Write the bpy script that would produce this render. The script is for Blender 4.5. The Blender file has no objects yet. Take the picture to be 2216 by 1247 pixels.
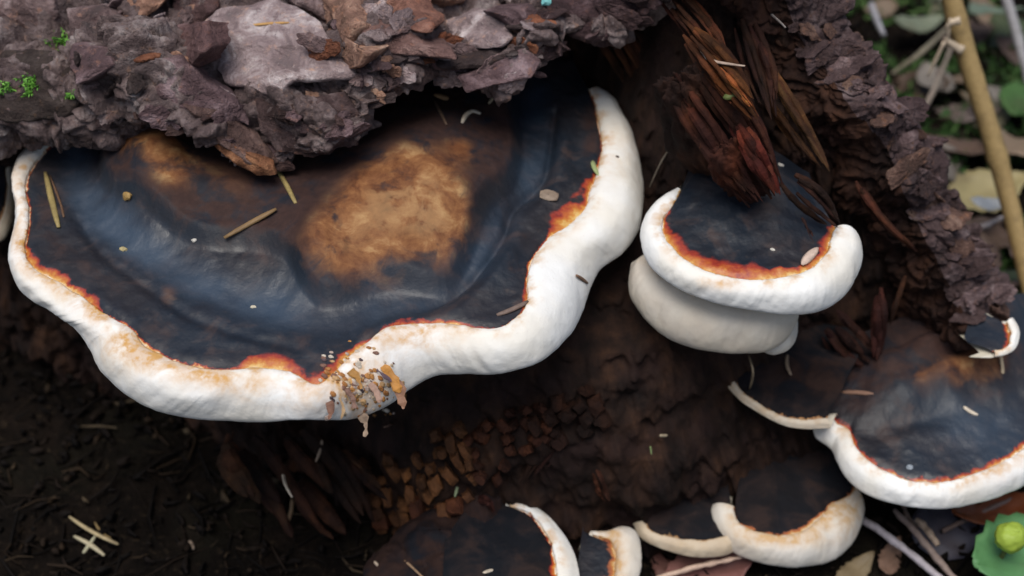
import bpy, math, random
import numpy as np
from mathutils import Vector, Matrix
from mathutils.bvhtree import BVHTree

random.seed(7); RNG = np.random.default_rng(7)
S = bpy.context.scene
COL = S.collection

# ------------------------------------------------------------------ camera
PITCH = math.radians(42.0); HFOV = math.radians(40.0)
CAM = np.array([0.0, -0.55, 0.72])
cd = bpy.data.cameras.new('camera'); cam = bpy.data.objects.new('camera', cd); COL.objects.link(cam)
cam.location = CAM; cam.rotation_euler = (math.pi/2 - PITCH, 0, 0)
cd.sensor_width = 36; cd.angle = HFOV; cd.clip_start = 0.01; cd.clip_end = 400
cd.dof.use_dof = True; cd.dof.focus_distance = 0.735; cd.dof.aperture_fstop = 5.6
S.camera = cam

# ------------------------------------------------------------------ sky, sun, exposure
SUN_EL, SUN_AZ = 74.0, 200.0      # degrees; azimuth measured from +Y towards +X
w = bpy.data.worlds.new('World'); S.world = w; w.use_nodes = True
wn = w.node_tree.nodes; wl = w.node_tree.links
bg = wn['Background']; sky = wn.new('ShaderNodeTexSky'); sky.sky_type = 'NISHITA'; sky.sun_disc = False
sky.sun_elevation = math.radians(SUN_EL); sky.sun_rotation = math.radians(SUN_AZ)
sky.dust_density = 4.0; sky.air_density = 1.2; sky.ozone_density = 1.0
wl.new(sky.outputs[0], bg.inputs[0]); bg.inputs[1].default_value = 0.065
sd = bpy.data.lights.new('sun', 'SUN'); sun = bpy.data.objects.new('sun', sd); COL.objects.link(sun)
sd.energy = 1.5; sd.angle = math.radians(40); sd.color = (1.0, 0.97, 0.92)
_a, _e = math.radians(SUN_AZ), math.radians(SUN_EL)
_d = Vector((math.sin(_a)*math.cos(_e), math.cos(_a)*math.cos(_e), math.sin(_e)))
sun.rotation_euler = _d.to_track_quat('Z', 'Y').to_euler(); sun.location = (0, -1, 3)
S.view_settings.view_transform = 'Standard'; S.view_settings.look = 'None'
S.view_settings.gamma = 1.0; S.view_settings.use_curve_mapping = False
S.view_settings.exposure = 0.68
S.render.resolution_x = 1024; S.render.resolution_y = 576

# ------------------------------------------------------------------ pixel <-> world
F = 1108.0/math.tan(HFOV/2); CP, SP = math.cos(PITCH), math.sin(PITCH)
def ray(px, py):
    u = (np.asarray(px, float)-1108)/F; v = (623.5-np.asarray(py, float))/F
    return np.stack([u+0*v, CP+v*SP+0*u, -SP+v*CP+0*u], -1)
def onz(px, py, z):
    r = ray(px, py); t = (np.asarray(z, float)-CAM[2])/r[..., 2]
    return CAM + r*t[..., None]
def ony(px, py, y):
    r = ray(px, py); t = (np.asarray(y, float)-CAM[1])/r[..., 1]
    return CAM + r*t[..., None]
def proj(P):
    q = P-CAM; f = q[..., 1]*CP-q[..., 2]*SP; up = q[..., 1]*SP+q[..., 2]*CP
    return 1108+F*q[..., 0]/f, 623.5-F*up/f

# ------------------------------------------------------------------ noise
def _h(ix, iy, iz, seed):
    n = (ix*374761393 + iy*668265263 + iz*2147483647 + seed*974634541) & 0xFFFFFFFF
    n = ((n ^ (n >> 13))*1274126177) & 0xFFFFFFFF
    n = ((n ^ (n >> 16))*2246822519) & 0xFFFFFFFF
    return ((n ^ (n >> 15)) & 0xFFFFFF)/16777216.0
def vnoise(P, scale, seed=0):
    Q = np.asarray(P, float)*scale + seed*17.31
    I = np.floor(Q).astype(np.int64); f = Q-I; f = f*f*f*(f*(f*6-15)+10)
    r = 0
    for a in (0, 1):
        wx = f[..., 0] if a else 1-f[..., 0]
        for b in (0, 1):
            wy = f[..., 1] if b else 1-f[..., 1]
            for c in (0, 1):
                wz = f[..., 2] if c else 1-f[..., 2]
                r = r + wx*wy*wz*_h(I[..., 0]+a, I[..., 1]+b, I[..., 2]+c, seed)
    return r*2-1
_R = np.array([[.36, .48, -.8], [-.8, .6, 0], [.48, .64, .6]])
def fbm(P, scale, octv=4, seed=0, rough=.5):
    r = 0; a = 1; t = 0; Q = np.asarray(P, float)
    for k in range(octv):
        r = r+a*vnoise(Q, scale, seed+k*7); t += a; a *= rough; scale *= 2.03; Q = Q@_R
    return r/t
def worley(P, scale, seed=0):
    Q = np.asarray(P, float)*scale; I = np.floor(Q).astype(np.int64)
    d1 = np.full(Q.shape[:-1], 9.); d2 = d1.copy(); cid = np.zeros(Q.shape[:-1])
    for a in (-1, 0, 1):
        for b in (-1, 0, 1):
            for c in (-1, 0, 1):
                J = I+np.array([a, b, c]); x, y, z = J[..., 0], J[..., 1], J[..., 2]
                o = np.stack([_h(x, y, z, seed), _h(x, y, z, seed+1), _h(x, y, z, seed+2)], -1)
                d = np.linalg.norm(J+o-Q, axis=-1); h = _h(x, y, z, seed+3)
                n = d < d1
                d2 = np.where(n, d1, np.minimum(d2, d)); cid = np.where(n, h, cid); d1 = np.where(n, d, d1)
    return d1, d2, cid
def sstep(x, a, b):
    t = np.clip((x-a)/(b-a), 0, 1); return t*t*(3-2*t)
def terrace(h, k):
    f = h-np.floor(h); return np.floor(h)+np.clip((f-.5)*k+.5, 0, 1)
def crom(A, n=None, t=None):
    """Catmull-Rom through the rows of A."""
    A = np.asarray(A, float); m = len(A)
    if t is None: t = np.linspace(0, m-1, n)
    i = np.clip(np.floor(t).astype(int), 0, m-2); f = (t-i).reshape((-1,)+(1,)*(A.ndim-1))
    p1, p2 = A[i], A[i+1]
    p0 = np.where((i > 0).reshape(f.shape), A[np.maximum(i-1, 0)], 2*p1-p2)
    p3 = np.where((i < m-2).reshape(f.shape), A[np.minimum(i+2, m-1)], 2*p2-p1)
    return .5*(2*p1+(p2-p0)*f+(2*p0-5*p1+4*p2-p3)*f*f+(3*p1-p0-3*p2+p3)*f**3)
def nrm(v): return v/np.maximum(np.linalg.norm(v, axis=-1, keepdims=True), 1e-12)

# ------------------------------------------------------------------ node materials
class NT:
    def __init__(s, name):
        s.m = bpy.data.materials.new(name); s.m.use_nodes = True
        s.n = s.m.node_tree.nodes; s.l = s.m.node_tree.links; s.b = s.n['Principled BSDF']
        s.tc = s.n.new('ShaderNodeNewGeometry').outputs['Position']
    def _in(s, sock, v):
        if isinstance(v, bpy.types.NodeSocket): s.l.new(v, sock)
        elif isinstance(v, (tuple, list)): sock.default_value = tuple(v)+((1,) if len(v) == 3 and len(sock.default_value) == 4 else ())
        else: sock.default_value = v
    def attr(s, name):
        a = s.n.new('ShaderNodeAttribute'); a.attribute_name = name; return a.outputs['Fac']
    def ocol(s): return s.n.new('ShaderNodeObjectInfo').outputs['Color']
    def orand(s): return s.n.new('ShaderNodeObjectInfo').outputs['Random']
    def stretch(s, sc):
        m = s.n.new('ShaderNodeMapping'); s.l.new(s.tc, m.inputs[0]); m.inputs['Scale'].default_value = sc[:3]
        if len(sc) > 3: m.inputs['Rotation'].default_value = sc[3]
        return m.outputs[0]
    def noise(s, scale, detail=4, rough=.55, vec=None, dist=0):
        t = s.n.new('ShaderNodeTexNoise'); s.l.new(vec or s.tc, t.inputs['Vector'])
        t.inputs['Scale'].default_value = scale; t.inputs['Detail'].default_value = detail
        t.inputs['Roughness'].default_value = rough; t.inputs['Distortion'].default_value = dist
        return t.outputs['Fac']
    def vor(s, scale, feat='F1', vec=None, out='Distance'):
        t = s.n.new('ShaderNodeTexVoronoi'); s.l.new(vec or s.tc, t.inputs['Vector']); t.feature = feat
        t.inputs['Scale'].default_value = scale; return t.outputs[out]
    def math(s, op, a, b=0.0):
        m = s.n.new('ShaderNodeMath'); m.operation = op; s._in(m.inputs[0], a); s._in(m.inputs[1], b); return m.outputs[0]
    def mr(s, x, a, b, c=0., d=1., smooth=True):
        m = s.n.new('ShaderNodeMapRange'); m.interpolation_type = 'SMOOTHSTEP' if smooth else 'LINEAR'
        for k, v in enumerate((x, a, b, c, d)): s._in(m.inputs[k], v)
        return m.outputs[0]
    def mix(s, f, a, b, mode='MIX'):
        m = s.n.new('ShaderNodeMix'); m.data_type = 'RGBA'; m.blend_type = mode
        s._in(m.inputs[0], f); s._in(m.inputs[6], a); s._in(m.inputs[7], b); return m.outputs[2]
    def ramp(s, f, stops):
        r = s.n.new('ShaderNodeValToRGB'); s._in(r.inputs[0], f); e = r.color_ramp.elements
        while len(e) < len(stops): e.new(.5)
        for k, (p, c) in enumerate(stops): e[k].position = p; e[k].color = tuple(c)+(1,)
        return r.outputs[0]
    def bump(s, h, strength, dist=.001):
        b = s.n.new('ShaderNodeBump'); b.inputs['Strength'].default_value = strength
        b.inputs['Distance'].default_value = dist; s.l.new(h, b.inputs['Height']); s.l.new(b.outputs[0], s.b.inputs['Normal'])
    def done(s, col, rough=.7, spec=.4):
        s._in(s.b.inputs['Base Color'], col); s._in(s.b.inputs['Roughness'], rough)
        s._in(s.b.inputs['Specular IOR Level'], spec); return s.m

def mat_fungus():
    t = NT('fungus_surface')
    d = t.attr('d'); n1 = t.noise(230, 4, .6); n2 = t.noise(55, 4, .6, dist=.6); n3 = t.noise(22, 3); n4 = t.noise(600, 3, .6)
    wob = t.math('ADD', t.math('MULTIPLY', t.math('SUBTRACT', t.noise(150, 5, .7), .5), .0085), t.math('MULTIPLY', t.math('SUBTRACT', t.noise(45, 2, .5), .5), .006))
    dd = t.math('ADD', d, wob)
    crust = t.mix(t.mr(n3, .4, .62), (.010, .0150, .024), (.015, .0145, .019))
    crust = t.mix(t.mr(n2, .5, .72, 0, .75), crust, (.05, .032, .030))
    crust = t.mix(t.mr(n1, .58, .8, 0, .35), crust, (.085, .06, .05))
    brn = t.math('MULTIPLY', t.attr('brown'), t.mr(n2, .3, .6, .4, 1.1))
    crust = t.mix(t.mr(brn, .2, .9), crust, t.mix(n1, (.018, .0105, .0105), (.060, .030, .024)))
    tanf = t.attr('tan')
    tn = t.math('MULTIPLY', tanf, t.mr(n2, .25, .6, .35, 1.15))
    tancol = t.ramp(t.noise(75, 5, .65, dist=.4), [(.25, (.045, .018, .010)), (.40, (.14, .052, .020)), (.55, (.24, .105, .040)), (.72, (.42, .25, .11))])
    crust = t.mix(t.mr(tn, .15, .75), crust, t.mix(t.mr(tn, .9, 1.5, 0, .45), tancol, (.40, .24, .11)))
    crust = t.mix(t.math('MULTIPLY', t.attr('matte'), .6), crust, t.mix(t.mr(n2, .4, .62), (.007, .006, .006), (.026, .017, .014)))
    ow = t.math('ADD', t.math('MULTIPLY', t.math('MULTIPLY', t.attr('orange'), t.mr(t.noise(48, 3, .6), .36, .62, .35, 1.25)), .012), .0009)
    blu = t.math('MULTIPLY', t.attr('blue'), t.mr(n3, .25, .7, 1.0, .55)); crust = t.mix(t.mr(blu, .05, 1.), crust, (.034, .054, .084))
    of = t.math('DIVIDE', t.math('ADD', dd, ow), ow)
    org = t.ramp(t.math('ADD', of, t.math('MULTIPLY', t.math('SUBTRACT', n1, .5), .9)), [(.0, (.12, .016, .018)), (.38, (.30, .036, .020)), (.62, (.42, .10, .022)), (.85, (.52, .22, .04)), (1., (.62, .40, .13))])
    org = t.mix(t.attr('tanrim'), org, t.mix(n1, (.20, .10, .045), (.50, .33, .16)))
    c = t.mix(t.mr(of, .0, .35), crust, org)
    white = t.mix(t.mr(n3, .35, .65), (.84, .845, .83), (.79, .76, .69))
    white = t.mix(t.mr(n4, .62, .8, 0, .35), white, (.55, .45, .34))
    near = t.mr(d, .0, .012, 1, 0)
    st = t.math('MULTIPLY', t.attr('stain'), t.mr(n2, .3, .62))
    st2 = t.math('MULTIPLY', t.math('MULTIPLY', near, t.mr(t.noise(90, 3), .46, .64)), .75)
    white = t.mix(t.math('MINIMUM', t.math('ADD', st, st2), .95), white, t.mix(t.mr(n1, .38, .62), (.55, .29, .07), (.62, .47, .34)))
    white = t.mix(t.attr('tanrim'), white, t.mix(n2, (.40, .27, .15), (.62, .55, .42)))
    c = t.mix(t.mr(dd, -.0008, .0010), c, white)
    pore = t.attr('pore')
    c = t.mix(pore, c, t.mix(n3, (.52, .47, .36), (.62, .58, .48)))
    wf = t.mr(dd, -.0008, .001)
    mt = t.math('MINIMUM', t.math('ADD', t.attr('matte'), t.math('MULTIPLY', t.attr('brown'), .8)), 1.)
    t.bump(t.math('ADD', t.math('MULTIPLY', n1, .9), t.math('MULTIPLY', n4, .5)), .33, .0009)
    t.b.inputs['Subsurface Weight'].default_value = 0
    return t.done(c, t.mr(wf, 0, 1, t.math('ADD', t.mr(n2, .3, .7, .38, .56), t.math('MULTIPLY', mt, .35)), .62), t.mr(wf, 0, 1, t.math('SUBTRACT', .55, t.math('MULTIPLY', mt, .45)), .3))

def mat_bark():
    t = NT('bark_scales')
    n1 = t.noise(45, 6, .65, dist=.8); n2 = t.noise(160, 5, .65); n3 = t.noise(14, 3); n4 = t.noise(420, 4, .7)
    c = t.ramp(n1, [(.30, (.020, .012, .012)), (.44, (.070, .042, .041)), (.54, (.18, .135, .130)), (.66, (.40, .355, .345)), (.8, (.54, .50, .48))])
    c = t.mix(t.mr(n2, .56, .72, 0, .8), c, (.30, .165, .10))
    c = t.mix(t.mr(n2, .30, .44, .8, 0), c, (.045, .022, .022))
    c = t.mix(t.mr(n4, .58, .75, 0, .5), c, (.46, .40, .38))
    c = t.mix(t.mr(n4, .25, .42, .55, 0), c, (.022, .013, .013))
    c = t.mix(t.mr(n3, .5, .7, 0, .5), c, t.mix(n2, (.05, .028, .030), (.10, .06, .065)))
    c = t.mix(.36, c, t.mix(n2, (.09, .075, .075), (.19, .165, .16)))
    c = t.mix(1.0, c, t.ocol(), 'MULTIPLY')
    t.bump(t.math('ADD', n2, t.math('MULTIPLY', n4, 1.1)), 1.0, .003)
    return t.done(c, .82, .25)

def mat_wood():
    t = NT('rotten_wood')
    g = t.noise(60, 5, .6, t.stretch((1.0, 1.0, .28))); n2 = t.noise(28, 4, .6); n3 = t.noise(260, 4, .6)
    c = t.ramp(g, [(.3, (.005, .0027, .0024)), (.45, (.012, .006, .0044)), (.58, (.026, .0125, .0078)), (.75, (.060, .028, .015))])
    c = t.mix(t.mr(n2, .45, .68, 0, .7), c, (.020, .010, .009))
    c = t.mix(t.mr(n3, .6, .8, 0, .4), c, (.06, .032, .018))
    c = t.mix(1.0, c, t.ocol(), 'MULTIPLY')
    t.bump(t.math('ADD', g, t.math('MULTIPLY', n3, .6)), .9, .002)
    return t.done(c, .85, .2)

def mat_debris():
    t = NT('plant_debris')
    n = t.noise(300, 4, .6); n2 = t.noise(90, 2)
    c = t.mix(1.0, t.mix(n, (.45, .42, .40), (1.15, 1.1, 1.05)), t.ocol(), 'MULTIPLY')
    c = t.mix(t.mr(n2, .5, .75, 0, .3), c, (.05, .03, .02))
    t.bump(n, .4, .0006)
    return t.done(c, .6, .35)

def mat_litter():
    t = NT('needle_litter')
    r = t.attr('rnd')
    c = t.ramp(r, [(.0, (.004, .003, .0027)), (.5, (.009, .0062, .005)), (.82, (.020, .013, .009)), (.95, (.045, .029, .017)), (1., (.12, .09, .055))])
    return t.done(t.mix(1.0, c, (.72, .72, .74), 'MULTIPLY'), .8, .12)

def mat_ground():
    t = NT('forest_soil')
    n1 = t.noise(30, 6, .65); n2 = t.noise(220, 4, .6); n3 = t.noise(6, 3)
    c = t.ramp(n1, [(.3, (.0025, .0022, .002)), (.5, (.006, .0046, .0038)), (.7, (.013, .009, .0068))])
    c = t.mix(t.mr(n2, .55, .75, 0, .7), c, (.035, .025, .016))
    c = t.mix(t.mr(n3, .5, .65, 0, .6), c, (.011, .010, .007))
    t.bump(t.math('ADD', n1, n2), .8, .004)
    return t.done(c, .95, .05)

def mat_moss():
    t = NT('moss_green')
    r = t.attr('rnd')
    c = t.ramp(r, [(.0, (.018, .040, .012)), (.5, (.045, .10, .025)), (1., (.10, .17, .05))])
    c = t.mix(1.0, c, t.ocol(), 'MULTIPLY')
    return t.done(c, .6, .3)

def mat_leaf():
    t = NT('leaf_blade')
    n = t.noise(120, 4, .6); n2 = t.noise(30, 3)
    c = t.mix(1.0, t.mix(n, (.6, .58, .55), (1.1, 1.1, 1.1)), t.ocol(), 'MULTIPLY')
    c = t.mix(t.mr(n2, .52, .75, 0, .4), c, (.06, .035, .02))
    t.bump(n, .3, .001)
    return t.done(c, .55, .4)

M = dict(fungus=mat_fungus(), bark=mat_bark(), wood=mat_wood(), debris=mat_debris(), litter=mat_litter(),
         ground=mat_ground(), moss=mat_moss(), leaf=mat_leaf())

# ------------------------------------------------------------------ object helpers
def mesh_of(name, V, Fc, attrs=None, normals=None, smooth=True):
    me = bpy.data.meshes.new(name)
    me.from_pydata(np.asarray(V, float).tolist(), [], Fc if isinstance(Fc, list) else np.asarray(Fc).tolist())
    me.update()
    if smooth: me.polygons.foreach_set('use_smooth', np.ones(len(me.polygons), bool))
    for k, a in (attrs or {}).items():
        at = me.attributes.new(k, 'FLOAT', 'POINT'); at.data.foreach_set('value', np.asarray(a, np.float32).ravel())
    if normals is not None: me.normals_split_custom_set_from_vertices(np.asarray(normals).tolist())
    return me
def obj(name, me, mat, parent=None, color=None):
    o = bpy.data.objects.new(name, me); COL.objects.link(o)
    if mat and not me.materials: me.materials.append(M[mat])
    if parent: o.parent = parent
    if color: o.color = tuple(color)+(1,)
    return o
def tag(o, label, cat, group=None, kind=None):
    if label: o['label'] = label
    if cat: o['category'] = cat
    if group: o['group'] = group
    if kind: o['kind'] = kind
    return o
def thing(name, label, cat, loc, group=None):
    o = bpy.data.objects.new(name, None); COL.objects.link(o); o.location = tuple(loc); o.empty_display_size = .01
    return tag(o, label, cat, group)
def gridfaces(n, m, closed=False):
    i = np.arange(n-1)[:, None]*m; k = m if closed else m-1; j = np.arange(k)[None]; j2 = (j+1) % m
    return np.stack([i+j, i+j2, i+m+j2, i+m+j], -1).reshape(-1, 4)
def gridnormals(P):
    return nrm(np.cross(np.gradient(P, axis=0), np.gradient(P, axis=1)))
STATIC = []      # (verts, faces) in world space, for dropping debris onto surfaces
def static(V, Fc): STATIC.append((np.asarray(V, float).reshape(-1, 3), np.asarray(Fc)))

# ------------------------------------------------------------------ forest floor
def ground_h(x, y):
    P = np.stack([x, y, 0*x], -1)
    near = np.exp(-((x/1.2)**2+((y-.3)/1.2)**2))
    return (fbm(P, 9, 4, 3)*.012 + fbm(P, 45, 3, 5)*.008)*near - .004
ax = np.concatenate([[-80, -20, -6, -2.5, -1.2], np.linspace(-.75, .9, 230), [1.3, 2.5, 6, 20, 80]])
ay = np.concatenate([[-80, -20, -6, -2, -.8], np.linspace(-.4, 1.3, 220), [1.7, 2.6, 6, 20, 80]])
GX, GY = np.meshgrid(ax, ay, indexing='ij')
GP = np.stack([GX, GY, ground_h(GX, GY)], -1); gf = gridfaces(*GX.shape)
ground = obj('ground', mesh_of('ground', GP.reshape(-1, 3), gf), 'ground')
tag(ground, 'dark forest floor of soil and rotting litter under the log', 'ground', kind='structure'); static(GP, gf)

# ------------------------------------------------------------------ the rotten log
log = thing('fallen_log', 'rotten fallen log with flaky bark overhanging crumbling red-brown wood', 'log', (0, .25, 0))
LOGO = np.array([0, .25, 0.])

# rotten wood face: y = f(x, z)
WX = np.array([-.46, -.36, -.27, -.20, -.14, -.08, -.02, .05, .10, .15, .20, .26, .33])
WZ = np.array([-.03, .05, .11, .16, .20, .24, .29, .36])
WT = np.array([
 [.22, .18, .140, .105, .070, .020, -.015, -.018, .000, .025, .050, .072, .105],
 [.22, .18, .142, .110, .078, .030, -.004, -.006, .010, .035, .060, .082, .112],
 [.22, .185, .150, .125, .098, .055, .022, .020, .034, .068, .092, .108, .128],
 [.225, .20, .170, .150, .130, .100, .080, .085, .065, .078, .098, .116, .135],
 [.23, .21, .195, .195, .195, .195, .195, .195, .125, .082, .100, .122, .142],
 [.24, .23, .22, .22, .22, .22, .225, .225, .165, .120, .118, .134, .150],
 [.25, .24, .23, .23, .23, .23, .235, .235, .20, .160, .150, .155, .165],
 [.26, .25, .25, .25, .25, .25, .25, .25, .23, .19, .185, .185, .185]])
nx, nz = 520, 300
xs = np.linspace(-.46, .33, nx); zs = np.linspace(-.03, .36, nz)
T1 = crom(WT, t=np.interp(zs, WZ, np.arange(len(WZ)))); T2 = crom(T1.T, t=np.interp(xs, WX, np.arange(len(WX))))
X, Z = np.meshgrid(xs, zs, indexing='ij')
XM = np.interp(Z, [0, .09, .14, .19, .24, .29, .36], [.30, .295, .275, .245, .215, .185, .16])      # right-hand end, inside the bark shell
X = np.where(X > .05, .05+(X-.05)*(XM-.05)/.28, X)
P = np.stack([X, T2, Z], -1)
A = np.stack([X*1.0+Z*.35, T2*.6, Z*.55-X*.2], -1)                # grain frame, fibres run steeply down
d1, d2, cid = worley(A+.01*fbm(A, 30, 2, 9)[..., None], 75, 21)
blk = ((cid-.5)*.010-.004*np.exp(-((d2-d1)/.10)**2))*sstep(fbm(A, 11, 2, 4), -.05, .3)
fib = fbm(np.stack([X+Z*.3, T2, (Z-X*.3)*.14], -1), 130, 4, 31)*.007
P[..., 1] += fbm(P, 14, 4, 2)*.022 + fbm(P, 50, 3, 8)*.008 - blk + fib
wf = gridfaces(nx, nz)
wood = obj('rotten_wood', mesh_of('rotten_wood', P.reshape(-1, 3)-LOGO, wf[:, ::-1]), 'wood', log)
wood['label'] = 'crumbling red-brown heartwood cracked into small cubes'
static(P, wf)
WALLBVH = BVHTree.FromPolygons(P.reshape(-1, 3).tolist(), wf.tolist())

# bark sheets ------------------------------------------------------------
def bark_disp(P, Nm, amp=1.0, seed=0):
    q = P+.012*np.stack([fbm(P, 25, 2, seed+1), fbm(P, 25, 2, seed+2), fbm(P, 25, 2, seed+3)], -1)
    q = q*np.array([.75, 1.15, 1.3])
    h = fbm(q, 16, 3, seed+4, .55)
    lay = terrace(h*7.5+.6*fbm(P, 120, 2, seed+8), 5)*.0042
    lay2 = terrace(fbm(q, 48, 3, seed+5)*4.5, 4)*.0018
    d1, d2, cid = worley(q, 55, seed+6)
    crack = -.004*np.exp(-((d2-d1)/.10)**2)
    return (lay+lay2+crack+fbm(P, 190, 3, seed+7, .6)*.0022)*amp
def sheet(name, ctrl, nu, nv, seed, amp, parent, flip=False, edge=None):
    C1 = crom(ctrl, nu); C2 = np.swapaxes(crom(np.swapaxes(C1, 0, 1), nv), 0, 1)
    Nm = gridnormals(C2)*(-1 if flip else 1)
    P = C2+Nm*bark_disp(C2, Nm, amp, seed)[..., None]
    if edge is not None: P = edge(P)
    f = gridfaces(nu, nv); f = f[:, ::-1] if flip else f
    o = obj(name, mesh_of(name, P.reshape(-1, 3)-LOGO, f), 'bark', parent); static(P, f)
    return o, P, gridnormals(P)*(-1 if flip else 1), f

lip = [(-420, 330, .13), (-200, 318, .115), (-60, 300, .11), (60, 285, .112), (150, 262, .115), (215, 272, .11), (265, 232, .11), (325, 225, .095),
       (400, 285, .08), (480, 350, .072), (560, 378, .07), (640, 360, .07), (720, 338, .072), (775, 322, .075), (800, 235, .092), (850, 205, .105),
       (920, 190, .112), (1000, 188, .118), (1080, 180, .122), (1140, 165, .125), (1170, 135, .13), (1195, 70, .14), (1260, 70, .145), (1320, 82, .145),
       (1390, 35, .15), (1450, -40, .13), (1560, -70, .10), (1680, -80, .11), (1850, -100, .18)]  # unseen lip beyond the frame top, pulled forward to shade the hollow below
ctrl = []
for (px, py, y) in lip:
    py -= 18 if px < 790 else (48 if px < 1180 else 25)
    L = ony(px, py, y)
    tp = ony(px, py*.05-150, y+.15)
    row = [np.array([tp[0]*1.05, .80, -.03]), np.array([tp[0]*1.05, .62, .22]), np.array([tp[0]*1.03, tp[1]+.16, tp[2]+.03]), tp]
    for k, b in ((.30, .006), (.55, .012), (.78, .013), (.93, .008)):
        row.append(tp*(1-k)+L*k+np.array([0, -b*.5, b]))
    row += [L, L+np.array([0, .006, -.011]), L+np.array([0, .030, -.012]), L+np.array([0, .075, .004]), L+np.array([0, .13, .03])]
    ctrl.append(row)
ctrl = np.array(ctrl)
# denser sampling in the visible band
C1 = crom(ctrl, 620)
tv = np.concatenate([np.linspace(0, 3, 26)[:-1], np.linspace(3, 10.2, 230), np.linspace(10.2, 12, 26)[1:]])
C2 = np.swapaxes(crom(np.swapaxes(C1, 0, 1), t=tv), 0, 1)
Nm = gridnormals(C2)
if Nm[300, 120, 2] < 0: Nm = -Nm
C2 = C2 + Nm*(fbm(C2, 20, 3, 77)*.007)[..., None]
bd = bark_disp(C2, Nm, 1.25, 50)
PB = C2+Nm*bd[..., None]
bf = gridfaces(*PB.shape[:2])[:, ::-1]
bark = obj('bark', mesh_of('bark', PB.reshape(-1, 3)-LOGO, bf), 'bark', log, (1.2, 1.15, 1.15))
static(PB, bf)
NB = gridnormals(PB)
if NB[300, 120, 2] < 0: NB = -NB

# right-hand bark shell
rib = [((1790, -150), (1710, -140), (1590, -130), .175), ((1855, 10), (1765, 20), (1640, 20), .165), ((1862, 70), (1790, 90), (1690, 90), .158),
       ((1905, 125), (1835, 150), (1745, 150), .15), ((1975, 175), (1890, 205), (1800, 215), .145), ((2025, 215), (1940, 260), (1845, 270), .14), ((2055, 320), (1985, 350), (1890, 340), .136),
       ((2085, 430), (2020, 450), (1925, 440), .132), ((2135, 505), (2060, 525), (1970, 520), .125), ((2165, 575), (2095, 595), (2010, 590), .118), ((2172, 640), (2125, 655), (2050, 655), .112),
       ((2200, 700), (2150, 712), (2085, 705), .105), ((2215, 735), (2160, 740), (2110, 735), .112)]
rc = []
for s, m_, i_, y in rib:
    a, b, c = ony(*s, y), ony(*m_, y-.032), ony(*i_, y-.022)
    rc.append([np.array([a[0]+.04, a[1]+.30, -.03]), np.array([a[0]+.015, a[1]+.10, max(a[2]-.13, 0)]), a+np.array([.0, .022, -.022]), a, (a+b)/2+np.array([.003, -.007, .004]), b, (b+c)/2+np.array([0, -.004, 0]), c, c+np.array([-.012, .018, -.01]), c+np.array([-.03, .05, -.02])])
rc = np.array(rc)
C1 = crom(rc, 420); tv = np.concatenate([np.linspace(0, 2, 24)[:-1], np.linspace(2, 9, 170)])
C2 = np.swapaxes(crom(np.swapaxes(C1, 0, 1), t=tv), 0, 1); Nm = gridnormals(C2)
if Nm[200, 60, 1] > 0: Nm = -Nm
C2 = C2+Nm*(fbm(C2, 28, 3, 91)*.007)[..., None]
PR = C2+Nm*bark_disp(C2, Nm, .8, 60)[..., None]-np.array([.006, 0, .004])
rf = gridfaces(*PR.shape[:2])
if gridnormals(PR)[200, 60, 1] > 0: rf = rf[:, ::-1]
CUT = 108
def _sub(a, b): f = gridfaces(PR.shape[0], b-a); return PR[:, a:b].reshape(-1, 3)-LOGO, (f if rf[0, 1] == 1 else f[:, ::-1])
shell = obj('bark', mesh_of('bark_shell', *_sub(0, CUT)), 'bark', log, (.70, .60, .62))
inner = obj('inner_bark', mesh_of('inner_bark', *_sub(CUT-1, PR.shape[1])), 'wood', log, (1.5, 1.35, 1.3)); inner['label'] = 'dark brown inner side of the bark shell'
static(PR, rf); NR = gridnormals(PR)
if NR[200, 60, 1] > 0: NR = -NR

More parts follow.
